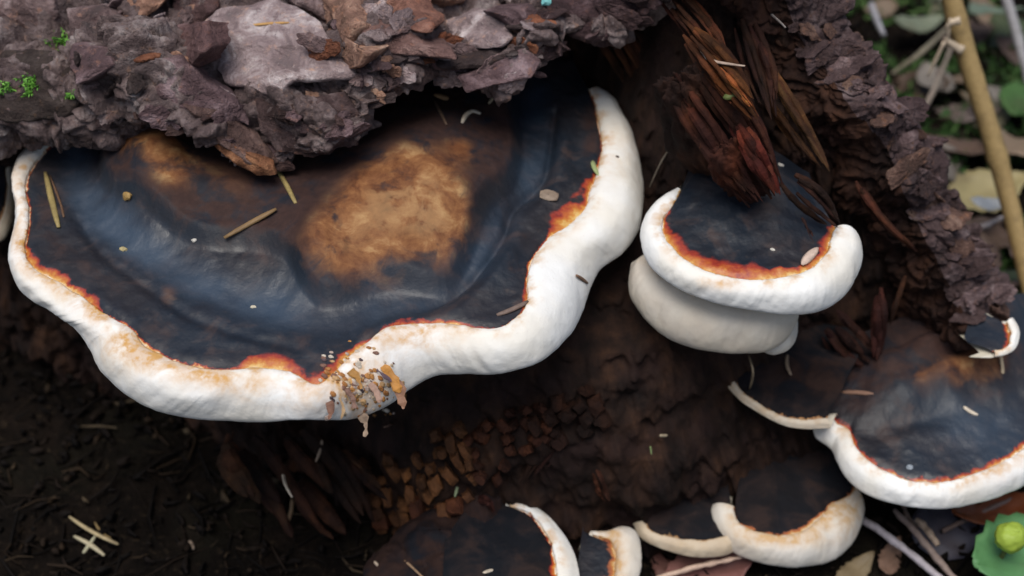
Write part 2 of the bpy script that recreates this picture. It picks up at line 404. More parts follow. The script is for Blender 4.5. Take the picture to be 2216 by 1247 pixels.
# ------------------------------------------------------------------ traced bark plates
bvhB = BVHTree.FromPolygons(PB.reshape(-1, 3).tolist(), bf.tolist())
bvhR = BVHTree.FromPolygons(PR.reshape(-1, 3).tolist(), rf.tolist())
def cast(bvh, px, py):
    r = ray(px, py); h = bvh.ray_cast(Vector(CAM), Vector(r).normalized())
    return h
def inpoly_rings(poly, n, rings):
    A = np.array(poly, float); A = np.vstack([A, A[:1]])
    seg = np.linalg.norm(np.diff(A, axis=0), axis=1); s = np.concatenate([[0], np.cumsum(seg)])
    t = np.linspace(0, s[-1], n, endpoint=False)
    O = np.stack([np.interp(t, s, A[:, 0]), np.interp(t, s, A[:, 1])], -1)
    c = O.mean(0)
    return c, [c+(O-c)*r for r in rings]
def plate(poly, off, tilt, tint, seed, parent=bark, bvh=None, edge_th=.006, name='bark_plate'):
    """a bark scale with a traced outline lying on the bark, its lower edge standing proud"""
    bvh = bvh or bvhB; n = 72
    rings = [.0, .18, .36, .54, .70, .82, .91, .97, 1.0]
    c, R = inpoly_rings(poly, n, rings)
    pts = []
    ys = [p[1] for p in poly]; ylo, yhi = min(ys), max(ys)
    hits = []
    for q in (c,)+tuple(R[-1][::6]):
        h = cast(bvh, *q)
        if h[0] is not None: hits.append((np.array(h[0]), q))
    if len(hits) < 4: return None
    # least-squares plane  y = a + b x + c z
    H = np.array([h[0] for h in hits]); G = np.c_[np.ones(len(H)), H[:, 0], H[:, 2]]
    k, *_ = np.linalg.lstsq(G, H[:, 1], rcond=None)
    k[2] = min(max(k[2], .3), 3.0); k[0] = np.mean(H[:, 1]-k[1]*H[:, 0]-k[2]*H[:, 2])
    nn = nrm(np.array([k[1], -1, k[2]]))
    p0 = np.array([0, k[0], 0])
    V = []
    for ri, ring in zip(rings, R):
        rr = ray(ring[:, 0], ring[:, 1]); t = ((p0-CAM)@nn)/(rr@nn); P = CAM+rr*t[:, None]
        down = (ring[:, 1]-ylo)/(yhi-ylo+1e-6)
        P = P+nn*(off+tilt*(down-.4)[:, None])
        jit = .0022*fbm(P, 90, 3, seed)*ri**6
        P = P+nrm(P-P.mean(0)+1e-9)*jit[:, None]
        P = P+nn*((terrace(fbm(P*[.7, 1, 1.2], 40, 3, seed+1)*4, 4)*.0016+fbm(P, 150, 3, seed+2)*.0022-.004*sstep(ri, .8, 1.0)*.6)[:, None])
        V.append(P)
    top = V[-1]
    V.append(top-nn*edge_th*.55+(top-top.mean(0))*.01); V.append(top-nn*edge_th-(top-top.mean(0))*.06); V.append(top-nn*(edge_th+.012)-(top-top.mean(0))*.25)
    V = np.array(V); f = gridfaces(len(V), n, True)
    o = obj(name, mesh_of(name, V.reshape(-1, 3)-LOGO, f[:, ::-1] if gridnormals(V)[3, 5]@nn < 0 else f), 'bark', parent, tint); static(V, f)
    return o
GREY = (2.5, 2.5, 2.55); TAN = (2.7, 2.0, 1.45); PUR = (1.1, .92, 1.0); DRK = (.42, .38, .38); MID = (1.35, 1.2, 1.2); ORG = (1.6, .8, .45)
plates = [
 ([(425, 70), (470, 20), (590, -10), (690, 40), (735, 130), (782, 165), (775, 185), (720, 190), (640, 207), (612, 235), (560, 205), (500, 190), (450, 130)], .006, .020, GREY),
 ([(-60, -30), (110, -20), (128, 40), (85, 75), (20, 70), (-60, 90)], .003, .008, MID),
 ([(140, 25), (220, 18), (285, 60), (290, 85), (235, 95), (165, 85)], .003, .010, MID),
 ([(255, -30), (375, -30), (345, 15), (322, 35), (300, 55), (275, 35)], .006, .014, TAN),
 ([(150, 85), (225, 105), (255, 140), (232, 165), (205, 185), (178, 150)], .004, .016, PUR),
 ([(330, 130), (390, 120), (450, 170), (520, 215), (545, 260), (470, 245), (380, 225), (330, 190)], .005, .012, PUR),
 ([(400, 230), (470, 240), (560, 290), (600, 345), (540, 350), (470, 310)], .004, .010, (1.0, .8, .72)),
 ([(540, 215), (640, 215), (740, 200), (780, 250), (770, 315), (690, 325), (610, 330), (570, 280)], .002, .010, (.55, .45, .45)),
 ([(690, -30), (765, 0), (800, 55), (790, 95), (842, 112), (828, 140), (800, 150), (755, 110), (730, 60)], .007, .016, (2.4, 1.8, 1.35)),
 ([(760, 30), (840, 45), (930, 85), (985, 95), (1000, 112), (900, 108), (815, 95), (780, 65)], .006, .018, (1.4, 1.05, .95)),
 ([(790, -20), (880, 0), (955, 45), (962, 62), (890, 52), (815, 25)], .006, .018, (1.9, 1.2, .9)),
 ([(900, -40), (1015, -40), (1000, 10), (965, 22), (925, 12)], .005, .014, TAN),
 ([(965, 50), (1020, 15), (1085, 35), (1128, 85), (1110, 105), (1050, 110), (990, 105)], .006, .014, GREY),
 ([(930, 120), (1010, 105), (1110, 88), (1135, 118), (1060, 150), (960, 155)], .003, .014, DRK),
 ([(1080, 30), (1150, 5), (1172, 40), (1160, 90), (1120, 80)], .005, .012, PUR),
 ([(990, 160), (1060, 140), (1130, 105), (1168, 132), (1150, 160), (1090, 172), (1020, 188)], .005, .018, PUR),
 ([(1180, 0), (1290, -30), (1410, -20), (1390, 20), (1320, 70), (1280, 82), (1215, 62)], .004, .012, (.5, .38, .42)),
 ([(0, 100), (120, 105), (190, 190), (150, 250), (60, 270), (-40, 260), (-40, 140)], .002, .006, (.38, .36, .33)),
 ([(830, 120), (930, 110), (960, 160), (900, 190), (840, 180)], .003, .010, (.5, .42, .42)),
 ([(570, -40), (680, -40), (720, 10), (700, 50), (640, 20)], .010, .010, (1.5, 1.35, 1.35)),
 ([(370, -30), (470, -30), (460, 20), (420, 60), (380, 40)], .003, .008, (.8, .6, .6)),
 ([(392, 250), (440, 262), (520, 315), (590, 345), (602, 372), (560, 372), (470, 322)], .004, .012, (1.5, .85, .45)),
 ([(350, 60), (425, 50), (450, 110), (430, 150), (370, 125)], .003, .010, (1.2, .9, .9)),
]
for k, (pl, off, ti, tint) in enumerate(plates): plate(pl, off, ti, tint, 200+k*5)

# scattered small flakes: 14 shared shapes
def flake_mesh(seed):
    rg = np.random.default_rng(seed); n = 26
    th = np.linspace(0, 2*np.pi, n, endpoint=False)
    r = 1+.30*vnoise(np.stack([np.cos(th)*1.2, np.sin(th)*1.2, 0*th+seed], -1), 1.3, seed)+.16*rg.uniform(-1, 1, n)
    V = []
    for rr in (0.01, .35, .65, .88, 1.0):
        x = np.cos(th)*r*rr; y = np.sin(th)*r*rr*.62
        z = .10*vnoise(np.stack([x, y, 0*x], -1), 2.2, seed+3)+.05*rg.uniform(-1, 1, n)*(rr > .2)+.10-.10*rr**3-.25*y*.3
        V.append(np.stack([x, y, z], -1))
    t = V[-1]; V.append(t+[0, 0, -.10]); V.append(t*[.85, .85, 1]+[0, 0, -.22]); V.append(t*[.4, .4, 0]+[0, 0, -.35])
    V = np.array(V); return mesh_of('bark_flake', V.reshape(-1, 3), gridfaces(len(V), n, True)[:, ::-1], smooth=False)
flakes = [flake_mesh(300+k) for k in range(14)]
def scatter_flakes(PP, NN, iu, iv, count, size, parent, tints, seed):
    rg = random.Random(seed)
    for k in range(count):
        i = rg.randint(*iu); j = rg.randint(*iv); p, n = PP[i, j], NN[i, j]
        px, py = proj(p)
        if min(math.hypot(px-a, py-b) for a, b in ((132, 90), (62, 180), (10, 190), (152, 206))) < 38: continue
        s = rg.uniform(*size)
        n = Vector(n)+Vector((rg.uniform(-.25, .25), -.15+rg.uniform(-.3, .2), .25+rg.uniform(-.2, .2))); n.normalize()
        dn = Vector((rg.uniform(-.5, .5), -.35, -1)); tx = n.cross(dn).normalized(); ty = n.cross(tx)
        m = Matrix((tx, ty, n)).transposed().to_4x4()
        o = obj('bark_flake', flakes[rg.randrange(14)], 'bark', parent, tints(px, py, rg))
        m.translation = Vector(p-LOGO)+n*(.10*s)
        o.matrix_local = m @ Matrix.Diagonal((s*rg.uniform(.8, 1.6), s, s*rg.uniform(.6, 1.2), 1))
def tint_top(px, py, rg):
    a = rg.random()
    if px < 300: base = DRK if (py > 110 and a < .8) else MID
    elif px > 1170: base = (.5, .38, .40)
    elif py > 230: base = PUR if a < .5 else (.6, .45, .42)
    else: base = [GREY, TAN, PUR, MID, ORG, DRK][rg.randrange(6)]
    f = rg.uniform(.75, 1.2); return tuple(c*f for c in base)
scatter_flakes(PB, NB, (80, 440), (70, 225), 150, (.004, .0105), bark, tint_top, 5)
scatter_flakes(PB, NB, (440, 540), (120, 235), 30, (.005, .012), bark, tint_top, 6)
def tint_rib(px, py, rg):
    base = [(.6, .5, .52), (1.1, .95, .98), (.45, .36, .36), (1.0, .75, .6)][rg.randrange(4)]
    return base
scatter_flakes(PR, NR, (40, 412), (28, 104), 110, (.004, .011), shell, tint_rib, 8)

# small cubes of brown-rotted wood
def block_mesh(seed):
    rg = np.random.default_rng(seed)
    V = []
    for z, sc in ((-1.2, .9), (-.1, 1.0), (.35, .95), (.5, .72)):
        q = np.array([(-1, -1), (0, -1.05), (1, -1), (1.05, 0), (1, 1), (0, 1.05), (-1, 1), (-1.05, 0)])*.5*sc
        V.append(np.c_[q+rg.uniform(-.16, .16, q.shape), z+rg.uniform(-.06, .06, 8)])
    V = np.array(V); f = gridfaces(4, 8, True).tolist()+[[24, 25, 26, 27, 28, 29, 30, 31]]
    return mesh_of('wood_block', V.reshape(-1, 3), f, smooth=False)
blocks = [block_mesh(400+k) for k in range(10)]
rg = random.Random(12)
def in_quad(px, py):
    return True
def wood_blocks(cx, cy, ux, uy, vx, vy, nu, nv, tint, jitter=.25, bvh=WALLBVH):
    """rows of blocks between cracks, from a corner pixel along u (across grain) and v (down the grain)"""
    for i in range(nu):
        for j in range(nv):
            if rg.random() < .2: continue
            a, b = i+rg.uniform(-jitter, jitter)*.5, j+rg.uniform(-jitter, jitter)+(.5 if i % 2 else 0)
            px, py = cx+ux*a+vx*b, cy+uy*a+vy*b
            h = cast(bvh, px, py)
            if h[0] is None: continue
            k = h[3]/F; p = Vector(h[0]); n = (Vector((rg.uniform(-.35, .35), -.8+rg.uniform(-.25, .25), .6))).normalized()
            du = Vector(ony(px+ux, py+uy, p.y)-ony(px, py, p.y)).normalized()
            tx = (du-n*du.dot(n)).normalized(); ty = n.cross(tx)
            su, sv = math.hypot(ux, uy)*k*rg.uniform(.7, 1.15), math.hypot(vx, vy)*k*rg.uniform(.6, 1.25)
            m = Matrix((tx, ty, n)).transposed().to_4x4() @ Matrix.Rotation(rg.uniform(-.3, .3), 4, 'Z')
            f = rg.uniform(.6, 1.35)
            o = obj('wood_block', blocks[rg.randrange(10)], 'wood', wood, tuple(c*f for c in tint))
            m.translation = p-Vector(LOGO)+n*rg.uniform(-.001, .0035)
            o.matrix_local = m @ Matrix.Diagonal((su*rg.uniform(.85, 1.0), sv*rg.uniform(.8, 1.05), .012, 1))
YB = (2.6, 2.2, 1.5)
wood_blocks(790, 1000, 26, -8, 10, 34, 9, 5, (5.0, 4.2, 2.4))
wood_blocks(830, 1120, 40, -10, 14, 40, 5, 2, (2.8, 1.9, 1.2))
wood_blocks(1010, 950, 24, -14, 10, 26, 7, 4, (2.4, 1.6, 1.1))
wood_blocks(530, 970, 34, 8, 16, 52, 5, 5, (1.2, .95, .7))
wood_blocks(1150, 900, 30, -14, 14, 30, 5, 3, (.9, .65, .5))

# ------------------------------------------------------------------ bracket fungi
def g2(px, py, cx, cy, sx, sy, rot=0):
    c, s = math.cos(rot), math.sin(rot); x, y = px-cx, py-cy
    return np.exp(-(((x*c+y*s)/sx)**2+((-x*s+y*c)/sy)**2))
def fungus(name, label, st, hub, z, N=260, nr=70, nm=34, bulge=.22, crown=.006, feat=None, tan=None, brown=None, orange=.5, stain=None, blue=None, back=.02, matte=0.,
           tanrim=0., group=None, depth=.03, seed=0, zhub=None, drop=1.0, rough=1.0, foot=None):
    A = np.array(st, float); n = len(A)
    seg = np.linalg.norm(np.diff(A[:, 2:4], axis=0), axis=1)+.5*np.linalg.norm(np.diff(A[:, :2], axis=0), axis=1); cs = np.concatenate([[0], np.cumsum(seg)])/sum(seg)
    tt = np.interp(np.linspace(0, 1, N), cs, np.arange(n)); B = crom(A, t=tt); fr = np.linspace(0, 1, N)
    lpx = np.linalg.norm(B[:, 2:4]-B[:, :2], axis=1)
    I = onz(B[:, 0], B[:, 1], z)
    O0 = onz(B[:, 2], B[:, 3], z-.01)
    H = onz(*[np.array(hub[0][k])*(1-fr)+np.array(hub[1][k])*fr for k in (0, 1)], z)
    outw = O0-H; outw[:, 2] = 0; outw = nrm(outw)
    front = np.clip(-outw[:, 1], 0, 1)
    L = lpx/F*np.linalg.norm(I-CAM, axis=1)
    dz = L*(.40+.42*front)*drop
    O = onz(B[:, 2], B[:, 3], z-dz)
    tang = nrm(np.gradient(O, axis=0)); dIO = O-I
    nn = nrm(np.cross(tang, dIO)); sg = np.sign((nn*(CAM-I)).sum(1))[:, None]; nn = nn*sg
    Ln = np.linalg.norm(dIO, axis=1)[:, None]
    jag = .0011*fbm(I, 140, 3, seed+11)[:, None]*outw
    I = I+jag
    M1 = I+.10*dIO+nn*Ln*bulge*.75; M2 = I+.42*dIO+nn*Ln*bulge*1.25; M3 = I+.78*dIO+nn*Ln*bulge*.8
    U1 = O-outw*(.25*Ln+.002)-np.array([0, 0, .10])*Ln-[0, 0, .001]; U2 = O-outw*(.6*Ln+.012)-[0, 0, .002]
    zf = z-depth if foot is None else foot
    U3 = H*.45+O*.55; U3[:, 2] = (O[:, 2]+zf)*.5+.0; U4 = H.copy(); U4[:, 2] = zf; U4 += np.array([0, .015, 0])
    # crust
    r = np.linspace(0, 1, nr)**.8
    P0 = H[:, None]*(1-r)[None, :, None]+I[:, None]*r[None, :, None]
    px, py = proj(P0)
    LH = np.linalg.norm(I-H, axis=1)[:, None]; din = (1-r)[None]*LH
    zz = crown*sstep(din, 0, .09)+(0 if zhub is None else zhub*(1-r)[None]**2)
    zz = zz-.0016*np.exp(-(din/.0035)**2)
    if feat is not None: zz = zz+feat(px, py)*sstep(din, 0, .012)
    lum = (fbm(P0, 38, 3, seed)*.0016+fbm(P0, 120, 3, seed+3)*.0006)*rough
    P0 = P0.copy(); P0[..., 2] += zz+lum*sstep(din, 0, .004)
    P0[:, 0, 1] += back
    # margin and underside sections
    sec = np.stack([I, M1, M2, M3, O, U1], 1); sec = np.swapaxes(sec, 0, 1)
    full = np.concatenate([P0[:, -3:-2].swapaxes(0, 1)*0+I[None]*1.0-outw[None]*.001-[0, 0, .0015], sec, U2[None]])
    tm = np.linspace(1, 6, nm); MG = np.swapaxes(crom(full, t=tm), 0, 1)
    Nn = gridnormals(MG); Nn = Nn*np.sign((Nn[N//2, nm//2]*(CAM-MG[N//2, nm//2])).sum())
    amt = np.sin(np.linspace(0, 1, nm)*np.pi)**.5
    MG = MG+Nn*((fbm(MG, 45, 2, seed+5)*.0010+fbm(MG, 240, 2, seed+6)*.00025)*rough*amt*np.minimum(1, Ln/.012))[..., None]
    full = np.stack([O, U1, U2, U3, U4]); UN = np.swapaxes(crom(full, t=np.linspace(1, 4, 18)), 0, 1)
    G = np.concatenate([P0, MG[:, 1:], UN[:, 1:]], 1); m = G.shape[1]
    GN = gridnormals(G); s = np.sign(GN[N//2, nr//2, 2]); GN = GN*s
    dm = np.cumsum(np.linalg.norm(np.diff(MG, axis=1), axis=2), 1); dm = np.concatenate([0*dm[:, :1], dm], 1)
    d = np.concatenate([-din, dm[:, 1:], np.repeat(dm[:, -1:], UN.shape[1]-1, 1)+.01], 1)
    gx, gy = proj(G)
    at = dict(d=d, matte=0*d+matte, blue=0*d, pore=0*d, orange=0*d+(orange(gx, gy) if callable(orange) else orange), tan=0*d, brown=0*d, stain=0*d, tanrim=0*d+(tanrim(gx, gy) if callable(tanrim) else tanrim))
    at['pore'][:, nr+nm-1+2:] = 1; at['pore'][:, nr+nm-2:nr+nm+1] = .5
    if tan: at['tan'][:, :nr] = tan(px, py)
    if blue: at['blue'][:, :nr] = blue(px, py)
    if brown: at['brown'][:, :nr] = brown(px, py)
    if stain: at['stain'] = 0*d+stain(gx, gy)
    base = H.mean(0); base[2] = z-depth
    root = thing(name, label, 'fungus', base, group)
    f_all = gridfaces(N, m)
    flip = s > 0
    for pn, a, b in (('cap_crust', 0, nr), ('margin', nr-1, nr+nm-1), ('pore_surface', nr+nm-2, m)):
        sub = G[:, a:b]; f = gridfaces(N, b-a); f = f if not flip else f[:, ::-1]
        obj(pn, mesh_of(pn, sub.reshape(-1, 3)-base, f, {k: v[:, a:b] for k, v in at.items()}, GN[:, a:b].reshape(-1, 3)), 'fungus', root)
    static(G, f_all)
    return root, G

A_ST = [(185,288,165,282),(125,310,105,296),(80,345,58,325),(55,395,32,375),(62,450,36,440),(60,495,30,500),(54,540,20,545),(72,578,28,590),(122,608,52,635),(187,648,105,670),
 (245,688,160,705),(288,712,195,755),(312,745,215,800),(362,772,260,845),(420,792,320,880),(500,800,395,903),(560,797,480,910),(625,803,570,912),(685,832,650,910),(727,800,720,908),
 (760,765,770,905),(797,738,830,885),(832,710,885,845),(880,702,940,815),(950,698,1000,810),(1010,705,1060,812),(1065,711,1120,800),(1110,692,1175,780),(1140,652,1220,740),(1139,605,1255,690),
 (1155,555,1275,635),(1187,515,1300,585),(1232,485,1345,550),(1266,450,1378,505),(1276,415,1390,450),(1292,370,1392,400),(1300,320,1380,340),(1296,270,1365,280),(1286,225,1335,225),(1275,195,1300,195)]
def polydist(px, py, pl, smooth=True):
    """distance in pixels to a polyline"""
    D = np.full(np.shape(px), 1e9); pl = crom(np.array(pl, float), len(pl)*4) if smooth else np.array(pl)
    for a, b in zip(pl[:-1], pl[1:]):
        e = b-a; t = np.clip(((px-a[0])*e[0]+(py-a[1])*e[1])/(e@e), 0, 1); D = np.minimum(D, np.hypot(px-a[0]-t*e[0], py-a[1]-t*e[1]))
    return D
def inside(px, py, pl):
    c = np.zeros(np.shape(px), bool); n = len(pl)
    for k in range(n):
        (x1, y1), (x2, y2) = pl[k], pl[(k+1) % n]
        c ^= ((y1 > py) != (y2 > py)) & (px < (x2-x1)*(py-y1)/(y2-y1+1e-9)+x1)
    return c
PLAT = [(235, 290), (240, 400), (330, 470), (470, 522), (590, 550), (640, 570), (690, 628), (740, 634), (850, 605), (960, 592), (1015, 530), (1060, 460), (1110, 400), (1112, 300), (1080, 120), (600, 80), (250, 120)]
TROUGH = [(150, 330), (180, 430), (280, 525), (400, 595), (540, 650), (700, 690), (820, 655), (980, 610), (1070, 520), (1125, 430), (1160, 330), (1165, 230)]
GROOVE = [(880, 678), (940, 655), (1020, 605), (1085, 520), (1110, 455), (1175, 395), (1190, 340), (1200, 250)]
GROOVE2 = [(165, 470), (230, 560), (330, 630), (420, 690), (540, 730), (640, 750)]
PLAT = [tuple(q) for q in crom(np.array(PLAT+PLAT[:1], float)+[0, 20], 90)[:-1]]
def A_plat(px, py):
    wx = px+9*np.sin(py*.03+px*.012); wy = py+8*np.sin(px*.025)
    d = polydist(wx, wy, PLAT+PLAT[:1], False); return np.where(inside(wx, wy, PLAT), d, -d)
def A_feat(px, py):
    sd_ = A_plat(px, py)
    h = .0085*sstep(sd_, -12, 20)+.014*g2(px, py, 850, 470, 190, 120, -.35)+.007*g2(px, py, 940, 380, 150, 110)
    h = h+.015*g2(px, py, 345, 410, 80, 85, .5)+.006*g2(px, py, 500, 440, 150, 60, .4)+.005*g2(px, py, 690, 560, 40, 50)
    h = h-.0045*np.exp(-(polydist(px, py, TROUGH)/50)**2)
    h = h-.0030*np.exp(-(polydist(px, py, GROOVE)/9)**2)*sstep(px, 870, 990)-.0014*np.exp(-(polydist(px, py, GROOVE2)/12)**2)
    h = h+.0022*np.exp(-(polydist(px, py, [(p[0]+24, p[1]+24) for p in GROOVE])/20)**2)*sstep(px, 880, 1010)
    return h
def A_blue(px, py):
    return np.exp(-(polydist(px, py, TROUGH)/46)**2)*(.65+.75*g2(px, py, 280, 480, 190, 160))+.35*g2(px, py, 560, 650, 160, 60)
def A_tan(px, py):
    return 1.3*g2(px, py, 850, 515, 130, 80, -.45)+.9*g2(px, py, 950, 530, 60, 60)+.95*g2(px, py, 375, 410, 45, 50)+.7*g2(px, py, 305, 370, 40, 35)+.5*g2(px, py, 1000, 400, 30, 25)+.55*g2(px, py, 730, 590, 70, 40)+.30*g2(px, py, 480, 440, 130, 60, .4)+.35*g2(px, py, 365, 640, 28, 38)
def A_brown(px, py):
    return .85*sstep(A_plat(px, py), -8, 25)+.7*g2(px, py, 1280, 290, 25, 120)+.5*g2(px, py, 1130, 560, 40, 110, .5)+.5*g2(px, py, 100, 450, 30, 120, -.2)+.5*g2(px, py, 210, 590, 120, 25, .6)
def A_or(px, py):
    return .06+1.6*g2(px, py, 1225, 455, 55, 60)+.9*g2(px, py, 575, 780, 70, 40)+1.2*g2(px, py, 735, 790, 60, 60)+.5*g2(px, py, 930, 690, 90, 30)+.5*g2(px, py, 1140, 620, 25, 60)+.45*g2(px, py, 150, 620, 130, 70)+.3*g2(px, py, 60, 540, 50, 50)+.3*g2(px, py, 1270, 390, 40, 40)
def A_st(px, py):
    return 1.0*g2(px, py, 905, 725, 80, 40)+1.3*g2(px, py, 760, 830, 70, 70)+1.1*g2(px, py, 180, 640, 160, 34, .66)+1.0*g2(px, py, 440, 805, 210, 34, .25)+.6*g2(px, py, 290, 730, 50, 50)+.5*g2(px, py, 40, 430, 30, 140)+.35*g2(px, py, 1310, 330, 60, 60)+.2*g2(px, py, 290, 740, 60, 60)
fA, GA = fungus('bracket_fungus', 'very large bracket fungus with wavy white rim and blue-black cap', A_ST, ((230, 215), (1240, 150)), .22, N=620, nr=150, nm=44,
       feat=A_feat, tan=A_tan, brown=A_brown, blue=A_blue, orange=A_or, stain=A_st, crown=.004, depth=.055, seed=1, zhub=.006)

GRP = 'smaller bracket fungi around the large one'
B_ST = [(1474,412,1464,409),(1458,445,1425,438),(1438,470,1395,475),(1434,500,1387,512),(1453,532,1398,558),(1490,565,1430,600),(1545,590,1490,637),(1610,603,1570,662),(1680,602,1650,677),
 (1735,588,1735,681),(1772,565,1790,667),(1790,540,1838,627),(1798,515,1864,572),(1802,503,1862,532),(1806,495,1845,502),(1808,490,1815,492)]
fungus('bracket_fungus', 'rounded bracket fungus with thick white rim and complete orange band', B_ST, ((1500, 345), (1762, 425)), .22, N=320, crown=.010,
       orange=lambda x, y: .75+.3*g2(x, y, 1640, 600, 120, 40), stain=lambda x, y: .5*g2(x, y, 1560, 615, 60, 14), seed=21, depth=.04, group=GRP, bulge=.26)
C_ST = [(1405,548,1367,572),(1408,565,1362,618),(1425,582,1374,660),(1455,605,1410,706),(1510,630,1465,743),(1570,648,1530,760),(1630,655,1600,766),(1670,645,1660,760),(1690,630,1700,735),(1700,615,1716,690),(1695,600,1712,650)]
fungus('bracket_fungus', 'dull cream bracket fungus tucked under the orange-banded one', C_ST, ((1420, 535), (1680, 540)), .188, N=220, crown=.003, orange=.2,
       tanrim=.55, seed=31, depth=.03, group=GRP, bulge=.30)
fungus('bracket_fungus', 'tiny cream lobe of fungus beside the dull cream one', [(1650,715,1640,745),(1660,725,1650,760),(1675,728,1675,768),(1692,720,1705,758),(1700,705,1722,730),(1700,690,1725,695),(1695,680,1715,680)], ((1655, 690), (1690, 670)), .158, N=110, nr=24, nm=24, crown=.001, orange=.1, tanrim=.35, seed=35, depth=.015, group=GRP, bulge=.3)
D_ST = [(1790,893,1757,912),(1812,915,1765,947),(1838,930,1798,972),(1850,962,1812,1003),(1880,996,1836,1042),(1922,1022,1880,1072),(1972,1038,1940,1093),(2030,1043,2010,1103),(2090,1030,2085,1096),
 (2150,1008,2160,1076),(2212,972,2226,1045),(2262,925,2300,990),(2290,860,2345,900),(2295,790,2335,795)]
fungus('bracket_fungus', 'broad bracket fungus with thin orange line above twigs and green leaf', D_ST, ((1850, 800), (2260, 690)), .085, N=340, nr=100, crown=.010,
       feat=lambda x, y: .012*g2(x, y, 2050, 800, 140, 80)+.004*np.sin(x*.045+y*.02)*np.sin(y*.06-x*.015)*g2(x, y, 2040, 800, 160, 80)+.005*g2(x, y, 1900, 860, 90, 60)-.003*g2(x, y, 1980, 920, 160, 22, -.2), tan=lambda x, y: .9*g2(x, y, 2130, 780, 40, 70)+.55*g2(x, y, 2060, 840, 50, 30)+.4*g2(x, y, 1980, 850, 30, 25),
       brown=lambda x, y: 1.0*g2(x, y, 2040, 800, 170, 85)+.6*g2(x, y, 1850, 860, 80, 60), orange=lambda x, y: .30+0*x, blue=lambda x, y: .8*g2(x, y, 2120, 940, 150, 90), stain=lambda x, y: .35*g2(x, y, 2130, 1030, 60, 20)+.3*g2(x, y, 1780, 920, 40, 40), seed=41, depth=.05, group=GRP)
E_ST = [(1540,762,1526,766),(1572,800,1555,808),(1608,848,1592,858),(1645,875,1632,888),(1700,902,1692,920),(1745,908,1745,929),(1790,905,1795,928)]
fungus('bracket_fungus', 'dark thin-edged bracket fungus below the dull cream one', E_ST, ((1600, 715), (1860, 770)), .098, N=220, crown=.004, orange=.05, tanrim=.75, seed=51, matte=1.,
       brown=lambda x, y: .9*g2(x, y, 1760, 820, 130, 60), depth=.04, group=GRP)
F_ST = [(1590,1098,1538,1098),(1592,1115,1536,1118),(1605,1135,1548,1155),(1640,1150,1582,1192),(1690,1156,1645,1218),(1740,1146,1720,1229),(1775,1118,1790,1216),(1800,1090,1840,1180),(1830,1072,1866,1128),(1845,1062,1868,1090),(1848,1052,1855,1062)]
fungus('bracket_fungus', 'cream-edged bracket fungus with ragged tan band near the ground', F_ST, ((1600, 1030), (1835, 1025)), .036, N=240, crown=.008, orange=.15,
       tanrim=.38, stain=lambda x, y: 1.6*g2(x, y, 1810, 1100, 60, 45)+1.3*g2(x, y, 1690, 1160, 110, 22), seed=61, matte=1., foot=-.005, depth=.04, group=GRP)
G_ST = [(1392,1128,1370,1134),(1412,1148,1388,1166),(1452,1162,1438,1190),(1510,1168,1500,1206),(1565,1160,1565,1204),(1600,1140,1610,1180)]
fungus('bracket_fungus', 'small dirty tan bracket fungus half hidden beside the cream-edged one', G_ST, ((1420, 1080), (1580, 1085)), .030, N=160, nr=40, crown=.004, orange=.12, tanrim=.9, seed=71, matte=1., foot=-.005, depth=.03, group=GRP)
H_ST = [(1104,1096,1098,1087),(1140,1109,1142,1091),(1172,1138,1190,1120),(1192,1178,1228,1170),(1203,1220,1248,1218),(1208,1262,1255,1262),(1196,1305,1248,1318),(1160,1340,1205,1370),(1100,1362,1120,1405),(1030,1355,1020,1400),(975,1320,945,1350),(955,1280,925,1290)]
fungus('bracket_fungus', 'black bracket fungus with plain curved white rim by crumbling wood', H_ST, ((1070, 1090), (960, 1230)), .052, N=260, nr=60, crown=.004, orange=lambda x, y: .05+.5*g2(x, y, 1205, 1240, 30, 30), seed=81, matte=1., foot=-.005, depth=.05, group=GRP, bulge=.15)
I_ST = [(1283,1158,1278,1150),(1305,1165,1315,1150),(1322,1172,1348,1142),(1330,1190,1375,1155),(1332,1215,1386,1195),(1325,1250,1382,1245),(1308,1285,1355,1300),(1285,1300,1300,1330)]
fungus('bracket_fungus', 'little bracket fungus with upright white lobe and yellowish edge', I_ST, ((1262, 1150), (1245, 1280)), .040, N=160, nr=36, crown=.002, orange=.35, back=.004, stain=lambda x, y: 1.6*g2(x, y, 1315, 1205, 32, 80), tanrim=.35, seed=91, foot=-.005, depth=.04, group=GRP)
J_ST = [(2178,698,2192,690),(2186,712,2203,710),(2188,730,2205,732),(2182,746,2196,755),(2168,756,2176,768),(2150,758,2152,772)]
fungus('bracket_fungus', 'tiny dark bracket fungus with orange-white edge under bark corner', J_ST, ((2110, 670), (2090, 740)), .130, N=110, nr=24, nm=20, crown=.001, orange=.3, back=.004, seed=95, depth=.007, group=GRP)
K_ST = [(-150,410,-165,420),(-110,450,-125,475),(-60,490,-62,528),(-15,490,0,523),(5,465,24,490),(14,430,35,442),(15,395,36,392),(10,365,28,350)]
fungus('bracket_fungus', 'small beige bracket fungus behind the large cap near mossy bark', K_ST, ((-140, 320), (0, 320)), .165, N=120, nr=30, nm=24, crown=.002, orange=.3, tanrim=.8, seed=97, depth=.03, group=GRP)

